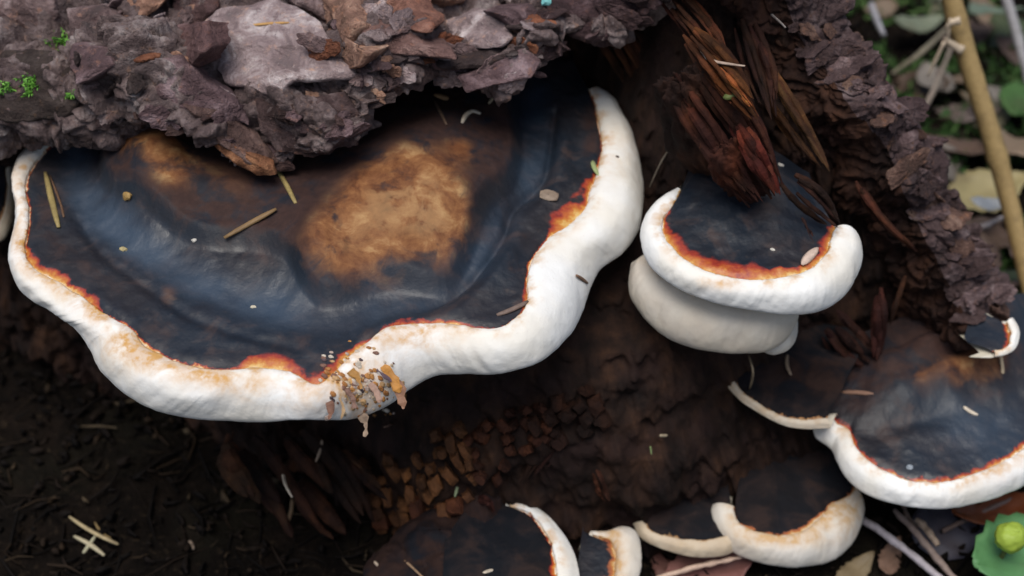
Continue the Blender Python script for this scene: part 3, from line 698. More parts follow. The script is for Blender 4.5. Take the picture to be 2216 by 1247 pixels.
# old dark knobs left of the black bracket
def lump(name, px, py, y, rx, ry, rz, seed, mat, parent, color, off, n=(60, 40), nscale=60, namp=.12, rot=(0, 0, 0)):
    c = ony(px, py, y)
    th = np.linspace(0, 2*np.pi, n[0], endpoint=False); ph = np.linspace(.02, np.pi-.02, n[1])
    T, Pq = np.meshgrid(th, ph); D = np.stack([np.cos(T)*np.sin(Pq), np.sin(T)*np.sin(Pq), np.cos(Pq)], -1)
    R = np.array(Matrix.Rotation(rot[2], 3, 'Z') @ Matrix.Rotation(rot[1], 3, 'Y') @ Matrix.Rotation(rot[0], 3, 'X'))
    V = D*np.array([rx, ry, rz]); V = V*(1+namp*fbm(D, 2.2, 4, seed)[..., None]+namp*.5*fbm(D*[1, 1, .4], 7, 3, seed+1)[..., None])
    V = V@R.T+c
    f = gridfaces(n[1], n[0], True)
    N_ = V.shape[0]*V.shape[1]
    at = None
    if mat == 'fungus':
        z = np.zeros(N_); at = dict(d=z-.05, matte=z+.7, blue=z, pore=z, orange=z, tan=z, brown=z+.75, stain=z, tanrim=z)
    o = obj(name, mesh_of(name, V.reshape(-1, 3)-off, f[:, ::-1], at), mat, parent, color); static(V, f)
    return o
base = ony(960, 1200, -.01); base[2] = 0
kn = thing('fungus_knob', 'dark lumpy old fungus growth between crumbling wood and white-rimmed bracket', 'fungus', base)
lump('lobe', 955, 1215, -.025, .034, .030, .030, 501, 'fungus', kn, None, base)
lump('lobe', 1040, 1150, -.005, .020, .022, .036, 502, 'fungus', kn, None, base)
lump('lobe', 1010, 1250, -.04, .030, .026, .026, 503, 'fungus', kn, None, base)
lump('lobe', 880, 1260, -.04, .026, .030, .022, 504, 'fungus', kn, None, base)

# ------------------------------------------------------------------ wood chunk, splinters, hanging strips (parts of the log)
def tube(pts, rad, sides=7, flat=1.0, fl_dir=None, jitter=0., seed=0):
    pts = np.asarray(pts, float); n = len(pts); T = nrm(np.gradient(pts, axis=0))
    ref = np.array(fl_dir if fl_dir is not None else (.1, .3, 1.)); a = nrm(np.cross(T, ref)); b = nrm(np.cross(a, T))
    th = np.linspace(0, 2*np.pi, sides, endpoint=False)
    rad = np.broadcast_to(rad, (n,))
    V = pts[:, None]+(a[:, None]*np.cos(th)[None, :, None]+b[:, None]*(np.sin(th)*flat)[None, :, None])*rad[:, None, None]
    if jitter: V = V+jitter*fbm(V, 200, 2, seed)[..., None]*nrm(V-pts[:, None])
    f = gridfaces(n, sides, True).tolist()+[list(range(sides))[::-1], [(n-1)*sides+k for k in range(sides)]]
    return V.reshape(-1, 3), f
def splinter(pix, ys, wid, color, seed, flat=.35, mat='wood', name='splinter', parent=None):
    """tapering strip of wood through pixels at given depths; width in pixels"""
    P = np.array([ony(p[0], p[1], y) for p, y in zip(pix, ys)]); P = crom(P, 22)
    w = np.interp(np.linspace(0, 1, 22), np.linspace(0, 1, len(wid)), wid)/F*np.linalg.norm(P-CAM, axis=1)/2
    V, f = tube(P, w, 11, flat, (0, -.74, .67), .0028, seed); color = tuple(c*.62 for c in color)
    return obj(name, mesh_of(name, V-LOGO, f, smooth=False), mat, parent or wood, color)
def bundle(pix, ys, wid, n, fw, color, seed, spread=.8, name='splinter'):
    """many thin fibres running side by side between three pixels; wid = bundle width in pixels along its length"""
    rg = random.Random(seed); d = np.array(pix[-1], float)-np.array(pix[0], float); pn = np.array([-d[1], d[0]])/np.hypot(*d)
    for k in range(n):
        o = rg.uniform(-.5, .5); t0 = rg.uniform(0, .35)*spread; t1 = 1-rg.uniform(0, .35)*spread
        pts, yy = [], []
        C = crom(np.array([list(p)+[y, w] for p, y, w in zip(pix, ys, wid)], float), t=np.linspace(t0, t1, 4)*(len(pix)-1))
        for c in C:
            q = c[:2]+pn*o*c[3]+np.array([rg.uniform(-2, 2), rg.uniform(-2, 2)]); pts.append(tuple(q)); yy.append(c[2]+rg.uniform(-.004, .004)+.012*abs(o))
        w = rg.uniform(*fw); f = rg.uniform(.55, 1.4); h = rg.uniform(.85, 1.15)
        P = crom(np.array([ony(*p, y) for p, y in zip(pts, yy)]), 16)
        ww = np.interp(np.linspace(0, 1, 16), [0, .2, .6, .9, 1], [w*.5, w, w*.9, w*.55, w*.12])/F*np.linalg.norm(P-CAM, axis=1)/2
        V, fc = tube(P, ww, 6, .55, (0, -.74, .67), .0007, seed+k)
        obj(name, mesh_of(name, V-LOGO, fc, smooth=False), 'wood', wood, (color[0]*f, color[1]*f*h, color[2]*f)); static(V, np.array(fc[:-2]))
lump('wood_chunk', 1550, 280, .100, .024, .018, .050, 601, 'wood', wood, (1.1, .85, .75), LOGO, (90, 70), namp=.28, rot=(.25, -.5, 0))
lump('wood_chunk', 1606, 362, .066, .015, .009, .024, 602, 'wood', wood, (1.7, 1.0, .85), LOGO, (70, 50), namp=.4, rot=(.2, -.5, 0))
bundle(((1470, 150), (1570, 290), (1660, 440)), (.090, .066, .046), (110, 150, 90), 30, (10, 30), (1.45, .85, .68), 1001, .55)
bundle(((1590, 250), (1640, 330), (1690, 430)), (.066, .050, .042), (40, 70, 40), 9, (10, 22), (2.6, 1.05, .85), 1002)
bundle(((1480, 60), (1560, 155), (1640, 262)), (.110, .074, .054), (40, 70, 34), 10, (10, 22), (4.0, 2.6, 1.1), 1003)
bundle(((1520, 110), (1585, 180), (1645, 255)), (.095, .066, .050), (20, 36, 22), 7, (6, 12), (9.5, 6.2, 2.4), 1004)
bundle(((1640, 110), (1715, 240), (1798, 374)), (.125, .097, .073), (16, 34, 6), 6, (6, 14), (4.2, 3.6, 2.0), 1005, .4)
bundle(((1650, 200), (1715, 290), (1776, 366)), (.118, .096, .080), (14, 26, 8), 5, (5, 10), (3.2, 2.6, 1.5), 1006, .5)
bundle(((1600, 40), (1640, 150), (1670, 260)), (.140, .110, .080), (50, 70, 30), 12, (7, 16), (1.3, .95, .8), 1007)
bundle(((1330, 10), (1400, 120), (1440, 230)), (.185, .175, .165), (160, 160, 90), 20, (8, 20), (1.7, 1.15, .8), 1008)
bundle(((1440, -20), (1510, 60), (1560, 130)), (.150, .115, .090), (70, 80, 60), 12, (7, 16), (2.6, 1.7, 1.0), 1009)
bundle(((1700, 385), (1765, 440), (1822, 498)), (.056, .050, .044), (40, 60, 14), 9, (6, 16), (1.0, .8, .75), 1010)
bundle(((1735, 470), (1748, 500), (1762, 528)), (.040, .030, .022), (6, 6, 4), 2, (5, 7), (1.6, 1.3, 1.5), 1011)
bundle(((1905, 620), (1908, 710), (1895, 792)), (.088, .076, .070), (16, 34, 12), 5, (10, 20), (3.0, 1.9, 1.7), 1012, .4)
bundle(((1965, 590), (1945, 660), (1922, 735)), (.090, .080, .075), (10, 16, 8), 3, (6, 12), (2.6, 1.9, 1.3), 1013)
bundle(((1850, 390), (1900, 465), (1985, 545)), (.100, .088, .086), (10, 34, 8), 5, (8, 18), (2.4, 1.7, 1.25), 1014, .5)
bundle(((1780, 700), (1830, 760), (1880, 800)), (.085, .075, .070), (90, 110, 70), 14, (6, 18), (1.1, .8, .7), 1015)
bundle(((1290, 1010), (1305, 1055), (1320, 1092)), (-.004, -.010, -.012), (26, 30, 14), 5, (6, 12), (2.2, 1.4, .9), 1016)
for k, (a, b, c) in enumerate([((490, 935), (560, 1040), (630, 1130)), ((540, 925), (600, 1000), (700, 1150)), ((600, 940), (660, 1010), (720, 1090)), ((650, 930), (730, 1020), (800, 1140)), ((700, 950), (780, 1010), (850, 1080)), ((560, 1010), (610, 1090), (650, 1180)), ((470, 960), (500, 1030), (560, 1110)), ((620, 1040), (690, 1120), (760, 1190))]):
    bundle((a, b, c), (.045-k*.003, .022-k*.002, .000-k*.002), (36, 46, 30), 3, (18, 42), (1.15, .92, .62), 1030+k, .7)
bundle(((500, 925), (488, 980), (492, 1040)), (.045, .040, .035), (14, 16, 8), 3, (6, 11), (2.2, 1.7, 1.5), 1019)
bundle(((1015, 1095), (1050, 1085), (1078, 1122)), (-.010, -.015, -.020), (16, 20, 10), 4, (7, 13), (2.8, 1.6, 1.4), 1020)
bundle(((1080, 850), (1200, 930), (1150, 1040)), (.030, .010, -.004), (160, 200, 120), 18, (8, 20), (.9, .6, .45), 1021)

# ------------------------------------------------------------------ things lying on surfaces
Vs, Fs, o_ = [], [], 0
for V, f in STATIC:
    Vs.append(V); Fs += (f+o_).tolist(); o_ += len(V)
BVH = BVHTree.FromPolygons(np.concatenate(Vs).tolist(), Fs)
def hit(px, py):
    h = cast(BVH, px, py)
    return (np.array(h[0]), np.array(h[1])) if h[0] is not None else (onz(px, py, 0), np.array([0, 0, 1.]))
def lay(pix, lift):
    """pixels -> points on the plane touching the surface under their middle"""
    m = pix[len(pix)//2] if len(pix) % 2 else ((pix[0][0]+pix[-1][0])/2, (pix[0][1]+pix[-1][1])/2)
    p, n = hit(*m)
    pe = [hit(*q)[0] for q in (pix[0], pix[-1])]
    e = nrm(pe[1]-pe[0])
    if np.linalg.norm(pe[1]-pe[0]) < .12 and abs(e@n) < .75: n = nrm(n-e*(e@n))
    if n@nrm(CAM-p) < .25: n = nrm(n+.6*nrm(CAM-p))
    if p[2] < .02 and p[1] > -.2: n = np.array([0, 0, 1.]); lift += .003
    p = p+n*lift; R = ray([q[0] for q in pix], [q[1] for q in pix]); t = ((p-CAM)@n)/(R@n)
    Q = CAM+R*t[:, None]
    if np.linalg.norm(Q-p, axis=1).max() > .035+1.2*np.linalg.norm(np.array(pix[0])-np.array(pix[-1]))/F*.5:
        n = nrm(CAM-p); t = ((p-CAM)@n)/(R@n); Q = CAM+R*t[:, None]
    return Q, n, p
def needle(pix, wpx, color, label, name='conifer_needle', cat='needle', group=None, flat=.6, seed=0, taper=.45):
    k = wpx/F*.76/2
    P, n, p = lay(pix, k*flat*.7+(.004 if name == 'straw' else 0)); P = crom(P, 9)+0; c = P.mean(0)
    bow = np.sin(np.linspace(0, np.pi, 9))
    P = P+nrm(np.cross(P[-1]-P[0], n))*bow[:, None]*np.linalg.norm(P[-1]-P[0])*.05*math.sin(seed*3.1)
    rad = k*(1-taper*np.abs(np.linspace(-1, 1, 9))**3)
    V, f = tube(P, rad, 6, flat, n, .0002, seed)
    o = obj(name, mesh_of(name, V-c, f), 'debris', None, color); o.location = c
    return tag(o, label, cat, group)
OLV = (.36, .29, .12); BRN = (.17, .10, .06); PAL = (.62, .52, .36); WHT = (.72, .66, .55); DKB = (.08, .05, .035); GRN = (.20, .30, .12); RST = (.45, .24, .09)
nd = [
 ([(98, 373), (112, 430), (127, 492)], 15, OLV, 'olive dead needle on the large cap beside its narrow rim', 'conifer_needle', 'needle'),
 ([(108, 380), (130, 440), (138, 470)], 6, BRN, 'thin brown needle alongside the olive needle on large cap', 'conifer_needle', 'needle'),
 ([(600, 366), (622, 402), (640, 440)], 12, OLV, 'olive-brown needle hanging below bark tip on the large cap', 'conifer_needle', 'needle'),
 ([(485, 515), (545, 482), (598, 452)], 15, (.26, .17, .08), 'brown twig bit lying across the large cap below bark tip', 'twig', 'twig'),
 ([(1075, 682), (1110, 668), (1143, 652)], 14, (.20, .15, .13), 'grey-brown stick bit against inner edge of wavy white rim', 'twig', 'twig'),
 ([(1247, 596), (1259, 604), (1272, 613)], 9, (.25, .15, .10), 'short brown needle bit stuck on the white rim', 'conifer_needle', 'needle'),
 ([(515, 58), (575, 50), (640, 48)], 7, (.55, .33, .12), 'orange-tan needle on the pale grey bark plate', 'conifer_needle', 'needle'),
 ([(938, 215), (952, 245), (966, 270)], 8, (.16, .11, .08), 'thin brown twig at the back of the large cap', 'twig', 'twig'),
 ([(1000, 266), (1008, 248), (1022, 240), (1040, 246)], 13, WHT, 'pale curled husk at the back of the large cap', 'husk', 'husk'),
 ([(940, 205), (955, 210), (970, 214)], 18, (.40, .24, .12), 'tan bark chip wedged beneath bark behind the cap', 'chip', 'chip'),
 ([(1058, 224), (1064, 214), (1073, 206)], 9, PAL, 'small pale flake near the curled husk', 'flake', 'flake'),
 ([(1736, 573), (1752, 556), (1770, 536)], 22, (.72, .58, .50), 'pale pinkish seed on the orange band', 'seed', 'seed'),
 ([(1283, 348), (1287, 362), (1295, 380)], 16, (.40, .50, .24), 'small pale green leaf bit on the wavy rim', 'leaf_bit', 'leaf bit'),
 ([(1820, 849), (1855, 851), (1890, 853)], 13, (.30, .18, .13), 'brown needle on the dark thin-edged bracket', 'conifer_needle', 'needle'),
 ([(2085, 880), (2100, 890), (2116, 898)], 11, WHT, 'pale needle bit on the broad bracket with thin orange line', 'conifer_needle', 'needle'),
 ([(2164, 760), (2168, 800), (2167, 842)], 11, PAL, 'straw needle upright on broad bracket near bark corner', 'conifer_needle', 'needle'),
 ([(1046, 1240), (1072, 1233), (1099, 1226)], 13, WHT, 'white stick bit beside the black white-rimmed bracket', 'twig', 'twig'),
 ([(858, 1198), (890, 1220), (918, 1252)], 7, (.45, .31, .20), 'tan needle draped over the dark fungus knob', 'conifer_needle', 'needle'),
 ([(612, 1020), (620, 1048), (632, 1076)], 10, WHT, 'upper pale piece of broken straw on crumbling wood', 'straw', 'straw'),
 ([(632, 1080), (628, 1105), (620, 1135)], 11, (.50, .34, .20), 'lower tan piece of broken straw on crumbling wood', 'straw', 'straw'),
 ([(150, 1118), (200, 1145), (256, 1178)], 11, (.50, .42, .25), 'longest straw of crossed bits on dark litter', 'straw', 'straw'),
 ([(160, 1160), (190, 1180), (226, 1202)], 13, (.50, .46, .32), 'lower straw of crossed bits on dark litter', 'straw', 'straw'),
 ([(180, 1197), (190, 1180), (206, 1160)], 11, (.45, .45, .32), 'short crosswise straw in crossed bits on dark litter', 'straw', 'straw'),
 ([(1428, 943), (1444, 940), (1462, 935)], 10, (.42, .36, .26), 'pale chip on red-brown wood below the cream fungus', 'chip', 'chip'),
 ([(1407, 965), (1409, 985), (1412, 1005)], 8, GRN, 'greenish needle on red-brown wood beneath a pale chip', 'conifer_needle', 'needle'),
 ([(992, 1042), (987, 1058), (984, 1076)], 9, (.30, .38, .22), 'green needle in the cubed yellow-brown wood', 'conifer_needle', 'needle'),
 ([(697, 952), (690, 975), (683, 1000)], 8, (.32, .24, .17), 'thin needle on wood below the rim debris', 'conifer_needle', 'needle'),
 ([(1505, 106), (1545, 128), (1612, 143)], 9, (.50, .40, .33), 'pale stick resting on golden wood splinters', 'twig', 'twig'),
 ([(1640, 5), (1665, 38), (1700, 60)], 6, (.35, .33, .33), 'thin grey twig in the hollow behind splinters', 'twig', 'twig'),
 ([(1620, 768), (1628, 800), (1622, 842)], 10, (.36, .29, .20), 'dull straw hanging under the tiny cream lobe', 'straw', 'straw'),
 ([(1704, 768), (1706, 790), (1712, 812)], 9, (.30, .24, .18), 'short straw hanging near the tiny cream lobe', 'straw', 'straw'),
 ([(1406, 405), (1450, 335), (1503, 262)], 4, (.16, .14, .11), 'hair-thin grey twig between large and orange-banded fungi', 'twig', 'twig'),
 ([(830, 925), (838, 915), (842, 905)], 6, (.40, .25, .18), 'tiny needle tip under the rim debris', 'conifer_needle', 'needle'),
 ([(240, 1165), (222, 1150), (205, 1130)], 6, (.30, .22, .10), 'thin ochre needle over the crossed straw bits', 'conifer_needle', 'needle'),
 ([(810, 1215), (818, 1222), (828, 1232)], 7, (.55, .45, .35), 'small pale chip beside the dark fungus knob', 'chip', 'chip'),
 ([(410, 1170), (414, 1180), (418, 1190)], 12, (.30, .24, .19), 'small dull flake on dark litter beneath large fungus', 'flake', 'flake'),
]
for k, (px_, w_, c_, lb, nm_, ct) in enumerate(nd): needle(px_, w_, c_, lb, nm_, ct, seed=k+1, taper=.75 if 'seed' in nm_ or 'leaf' in nm_ else .45)
needle([(1565, 212), (1580, 208), (1600, 205)], 22, (.13, .17, .05), 'green mossy smear on the golden splinter', 'moss_tuft', 'moss', seed=3, taper=.8)

# irregular small bits
def bit(px, py, spx, color, seed, parent=None, off=None, name='crumb', flat=.6):
    p, n = hit(px, py); s = spx/F*.76/2
    th = np.linspace(0, 2*np.pi, 10, endpoint=False); ph = np.linspace(.05, np.pi-.05, 7)
    T, Q = np.meshgrid(th, ph); D = np.stack([np.cos(T)*np.sin(Q), np.sin(T)*np.sin(Q), np.cos(Q)*flat], -1)
    V = D*(1+.45*fbm(D, 1.7, 2, seed)[..., None])*s
    tx = nrm(np.cross(n, [.3, 1, .2])); ty = np.cross(n, tx)
    V = V[..., :1]*tx*1.25+V[..., 1:2]*ty*.85+V[..., 2:]*n
    c = p+n*s*flat*.35
    V = V.reshape(-1, 3)+(c-off if off is not None else 0)
    o = obj(name, mesh_of(name, V, gridfaces(7, 10, True)[:, ::-1], smooth=False), 'debris', parent, color)
    if off is None: o.location = c
    return o
tag(bit(277, 425, 24, (.42, .28, .10), 701, name='seed_husk'), 'round ochre husk on the left hump of large cap', 'husk')
tag(bit(268, 540, 14, (.55, .48, .25), 702, name='chip'), 'yellowish speck on the blue-black trough of large cap', 'speck')
tag(bit(420, 521, 11, (.7, .7, .66), 703, name='chip'), 'whitish speck on blue-black trough above the tan blotch', 'speck')
tag(bit(548, 665, 10, (.65, .62, .5), 704, name='chip'), 'pale speck on the blue-black front of large cap', 'speck')
tag(bit(1672, 541, 9, (.65, .65, .6), 705, name='chip'), 'tiny white speck on cap with complete orange band', 'speck')
tag(bit(1968, 1012, 16, (.35, .42, .5), 706, name='chip'), 'bluish speck on the broad bracket with thin orange line', 'speck')
tag(bit(1183, 4, 20, (.25, .68, .70), 707, name='turquoise_fleck'), 'turquoise fleck at the bark notch', 'fleck')  # small turquoise bit on the bark
tag(bit(1336, 340, 7, (.08, .05, .04), 708, name='chip'), 'tiny dark speck on the wavy white rim', 'speck')
tag(bit(1690, 358, 12, (.55, .55, .52), 709, name='chip'), 'pale glinting chip on hanging reddish wood', 'chip')
lf = bit(1187, 425, 40, (.30, .24, .19), 710, name='leaf_scrap', flat=.25); tag(lf, 'ragged grey-brown leaf scrap near the red patch of rim', 'leaf scrap')
cb = hit(790, 850)[0]
cl = thing('debris_clump', 'crumbly orange and brown debris clump stuck on the white rim', 'debris', cb)
rg = random.Random(77)
for k in range(170):
    a = rg.random(); px = rg.gauss(785, 42); py = 838+(785-px)*-.25+rg.gauss(0, 34)
    if py > 905 or px < 690 or px > 880: continue
    bit(px, py, rg.uniform(4, 13), rg.choice([(.50, .24, .07), (.55, .36, .18), (.22, .12, .09), (.55, .45, .40), (.10, .07, .08), (.62, .52, .38), (.42, .19, .06), (.65, .6, .52)]), 720+k, cl, cb, flat=.5)
for pix, w_, c_ in [([(838, 795), (862, 840), (872, 885)], 26, (.36, .20, .13)), ([(828, 792), (850, 820), (866, 850)], 20, (.60, .29, .07)), ([(780, 900), (792, 918), (788, 945)], 22, (.36, .27, .20)), ([(710, 870), (718, 890), (712, 908)], 14, (.25, .13, .09)), ([(735, 860), (742, 885), (738, 908)], 16, (.48, .33, .18)), ([(800, 830), (815, 850), (822, 872)], 18, (.45, .30, .24)), ([(760, 800), (775, 820), (782, 842)], 20, (.50, .27, .08)), ([(752, 840), (764, 862), (768, 884)], 15, (.24, .14, .11)), ([(815, 800), (835, 815), (848, 826)], 10, (.12, .08, .12)), ([(730, 800), (742, 825), (748, 846)], 18, (.55, .28, .07))]:
    k_ = w_/F*.72/2; P_ = np.array([hit(*pix[0])[0]]*3); n_ = nrm(CAM-P_[0]); R_ = ray([q[0] for q in pix], [q[1] for q in pix]); t_ = ((P_[0]+n_*.002-CAM)@n_)/(R_@n_)
    P_ = crom(CAM+R_*t_[:, None], 8); V_, f_ = tube(P_, k_*np.array([.5, .75, .9, .7, .85, .6, .7, .25]), 7, .22, n_, .0024, int(w_)*7); obj('flake', mesh_of('flake', V_-cb, f_, smooth=False), 'debris', cl, c_)

# ------------------------------------------------------------------ moss tufts on the bark
def blades(pts, nrms, length, width, seed, per=6, spread=.7):
    rg = np.random.default_rng(seed); n = len(pts)*per
    P = np.repeat(np.asarray(pts), per, 0); Nn = np.repeat(np.asarray(nrms), per, 0)
    D = nrm(Nn+spread*rg.normal(size=(n, 3))); L = length*rg.uniform(.5, 1.2, n)[:, None]
    side = nrm(np.cross(D, rg.normal(size=(n, 3))))*width
    tip = P+D*L+np.array([0, 0, -.15])*L; mid = P+D*L*.5
    V = np.stack([P-side*.5, P+side*.5, mid+side*.6, mid-side*.6, tip], 1).reshape(-1, 3)
    b = np.arange(n)[:, None]*5
    f = [list(x) for x in (b+[0, 1, 2, 3])]+[list(x) for x in (b+[3, 2, 4])]
    return V, f, np.repeat(rg.random(n), 5)
for k, (px, py, s, lb) in enumerate([(132, 88, 17, 'bright green moss tuft on bark edge above the dark hollow'), (62, 180, 18, 'bright green moss tuft on dark bark, middle of three'), (10, 190, 14, 'dull green moss tuft at the outer end of dark bark'), (152, 206, 9, 'smallest green moss tuft low on the dark bark')]):
    rg2 = np.random.default_rng(800+k); ps, ns = [], []
    for _ in range(int(26*s/14)):
        p, n = hit(px+rg2.normal()*s*.55, py+rg2.normal()*s*.55); ps.append(p); ns.append(n)
    V, f, r = blades(ps, ns, .0030, .0007, 810+k, 14, 1.0); c = np.mean(ps, 0)
    o = obj('moss_tuft', mesh_of('moss_tuft', V-c, f, dict(rnd=r*.6+.4)), 'moss', None, (1.9, 2.5, 1.3)); o.location = c; tag(o, lb, 'moss')

# ------------------------------------------------------------------ litter on the forest floor (uncountable)
def litter(n, xr, yr, seed, Lr=(.010, .026), wr=(.0005, .0011), test=None, bias=0.):
    rg = np.random.default_rng(seed); x = rg.uniform(*xr, n); y = rg.uniform(*yr, n)
    z = np.interp(0, [0], [0])+ground_h(x, y)+rg.uniform(.0005, .006, n)
    a = rg.uniform(0, 2*np.pi, n); L = rg.uniform(*Lr, n); W = rg.uniform(*wr, n); el = rg.normal(0, .22, n)
    D = np.stack([np.cos(a)*np.cos(el), np.sin(a)*np.cos(el), np.sin(el)], -1); c = np.stack([x, y, z], -1)
    sd_ = np.stack([-np.sin(a), np.cos(a), 0*a], -1); up = np.array([0, 0, 1.])
    bend = sd_*(rg.normal(0, .10, n)*L)[:, None]
    V = []
    for t, b, ws in ((-.5, 0, .6), (0, 1, 1), (.5, 0, .35)):
        q = c+D*(L*t)[:, None]+bend*b
        for k in range(3):
            th = 2.094*k+1.57; V.append(q+(sd_*math.cos(th)+up*math.sin(th))*(W*ws)[:, None])
    V = np.stack(V, 1).reshape(-1, 3); b = np.arange(n)[:, None]*9; f = []
    for s in (0, 3):
        for k in range(3):
            f.append(b+[s+k, s+(k+1) % 3, s+3+(k+1) % 3, s+3+k])
    f = np.concatenate(f); return V, f, np.repeat(np.clip(rg.random(n)+bias, 0, 1), 9)
V1, f1, r1 = litter(7000, (-.5, .55), (-.25, .9), 31, (.006, .030), (.0003, .0010))
V2, f2, r2 = litter(1500, (-.5, .55), (-.25, .9), 32, (.015, .05), (.0008, .002))
V3, f3, r3 = litter(9000, (-.5, .55), (-.25, .9), 33, (.002, .012), (.0008, .0040))
V = np.concatenate([V1, V2, V3]); f = np.concatenate([f1, f2+len(V1), f3+len(V1)+len(V2)]); r2 = np.concatenate([r2, r3])
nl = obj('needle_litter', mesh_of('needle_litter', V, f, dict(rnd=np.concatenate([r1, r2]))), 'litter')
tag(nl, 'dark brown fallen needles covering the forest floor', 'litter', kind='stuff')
# moss carpet behind the log
rg2 = np.random.default_rng(41); n = 9000
x = rg2.uniform(.18, .95, n); y = rg2.uniform(.12, 1.25, n); keep = fbm(np.stack([x, y, 0*x], -1), 7, 3, 44) > -.12
x, y = x[keep], y[keep]; ps = np.stack([x, y, ground_h(x, y)-.001], -1)
V, f, r = blades(ps, np.tile([0, 0, 1.], (len(ps), 1)), .018, .0028, 42, 5, .55)
mo = obj('moss_carpet', mesh_of('moss_carpet', V, f, dict(rnd=r)), 'moss', None, (1.1, 1.15, 1.2)); tag(mo, 'patchy green moss carpet on the ground behind the log', 'moss', kind='stuff')

# ------------------------------------------------------------------ leaves, stalks, twigs on the ground
def leaf_mesh(seed, ratio=.5):
    rg = np.random.default_rng(seed); nu, nv = 15, 9
    u = np.linspace(0, 1, nu)[:, None]; v = np.linspace(-1, 1, nv)[None]
    wd = ratio*.5*np.sin(np.pi*np.clip(u, 0.02, .985)**.85)**.8*(1+.09*np.sin(u*40+seed)+.05*np.sin(u*83+2*seed))
    x = (u-.5)+0*v; y = v*wd; z = .02*np.cos(np.abs(v)*9-u*22)*(np.abs(v) < .95)-.03*np.exp(-(v/.12)**2)+.16*np.abs(v)**1.6*wd/ratio*rg.uniform(-1, 1.6)+rg.uniform(-.25, .25)*(u-.5)**2*2+.05*fbm(np.stack([x, y, 0*x], -1), 4, 2, seed)
    top = np.stack([x, y, z], -1); Vv = np.concatenate([top, top-[0, 0, .012]]).reshape(-1, 3); fa = gridfaces(nu, nv); n_ = nu*nv
    f = fa[:, ::-1].tolist()+(fa+n_).tolist()
    bd = [k for k in range(nv)]+[i*nv+nv-1 for i in range(1, nu)]+[(nu-1)*nv+k for k in range(nv-2, -1, -1)]+[i*nv for i in range(nu-2, 0, -1)]
    for a, b in zip(bd, bd[1:]+bd[:1]): f.append([a, b, b+n_, a+n_])
    return mesh_of('fallen_leaf', Vv, f)
leafm = [leaf_mesh(900+k, r) for k, r in enumerate((.5, .62, .42, .7, .55))]
def leaf(px, py, length, ang, color, label, k, tilt=(0, 0), lift=.008, group=None, name='fallen_leaf', cat='leaf', z=None):
    p = onz(px, py, 0 if z is None else z); p[2] = (ground_h(np.array([p[0]]), np.array([p[1]]))[0] if z is None else z)+lift
    o = obj(name, leafm[k % 5], 'leaf', None, color); o.location = p; o.scale = (length, length, length)
    o.rotation_euler = (tilt[0], tilt[1], ang); return tag(o, label, cat, group)
rg = random.Random(3)
GL = 'blurred dead leaves on the ground behind the log'
n_ = 0
for k in range(400):
    px, py = rg.uniform(1880, 2290), rg.uniform(-60, 690)
    if n_ >= 46: break
    p = onz(px, py, 0)
    if p[0] < .30 and p[1] < .3: continue
    nmc, c = rg.choice([('tan', (.17, .12, .08)), ('brown', (.11, .07, .05)), ('pale grey', (.20, .18, .16)), ('blackish brown', (.08, .05, .04)), ('olive', (.15, .14, .09)), ('grey-brown', (.13, .10, .09)), ('dull green', (.05, .07, .03))])
    _ = ([(.17, .12, .08), (.11, .07, .05), (.20, .18, .16), (.08, .05, .04), (.15, .14, .09), (.13, .10, .09), (.05, .07, .03)])
    leaf(px, py, rg.uniform(.03, .065), rg.uniform(0, 6.3), c, nmc+' dead leaf on the mossy ground behind the log', k, (rg.uniform(-.5, .5), rg.uniform(-.5, .5)), rg.uniform(.006, .018), GL); n_ += 1
leaf(2120, 460, .07, .3, (.34, .29, .14), 'pale yellow leaf behind the bark edge', 1, (.2, -.1), .02)
leaf(2185, 370, .07, 2.2, (.22, .16, .11), 'broad tan leaf behind the tan stalk', 3, (.3, .1), .03)
leaf(2190, 260, .06, 1.2, (.07, .16, .04), 'dark green leaf behind the tan stalk', 0, (.3, .1), .03, cat='leaf')
leaf(2130, 120, .07, 2.0, (.15, .20, .15), 'pale grey-green leaf beside the tan stalk top', 3, (.2, .4), .05)
leaf(1975, 95, .06, .4, (.17, .20, .14), 'pale grey-green leaf near the bark top', 2, (.1, .2), .03)
leaf(2085, 640, .05, 1.0, (.35, .15, .08), 'rust leaf at the foot of the tan stalk', 1, (.1, .2), .015)
leaf(2110, 545, .035, .2, (.42, .45, .48), 'bluish grey leaf beside bark tip and stalk', 2, (.1, .2), .05)
# foreground right
leaf(2060, 1135, .060, .5, (.085, .085, .12), 'slate-grey leaf under the broad bracket', 3, (.15, -.1), .008)
leaf(2150, 1125, .065, .25, (.20, .055, .018), 'rust-red leaf under the broad bracket beside green leaf', 1, (-.2, .1), .010)
leaf(2200, 1252, .085, .35, (.10, .26, .10), 'fresh green leaf below the yellow-green bud', 1, (.25, .12), .026)
leaf(1530, 1250, .060, .3, (.22, .10, .09), 'reddish brown leaf beneath the cream-edged bracket', 1, (.0, .05), .006)
leaf(1850, 1235, .040, .8, (.22, .17, .10), 'tan leaf by the cream-edged bracket and grey twig', 2, (.1, .1), .012)
leaf(1445, 1225, .035, 2.1, (.17, .08, .07), 'dark reddish leaf between white lobe and cream-edged bracket', 0, (.1, .1), .006)
leaf(1930, 1200, .035, 1.1, (.24, .15, .11), 'brown leaf between two twigs', 2, (.2, .1), .006)

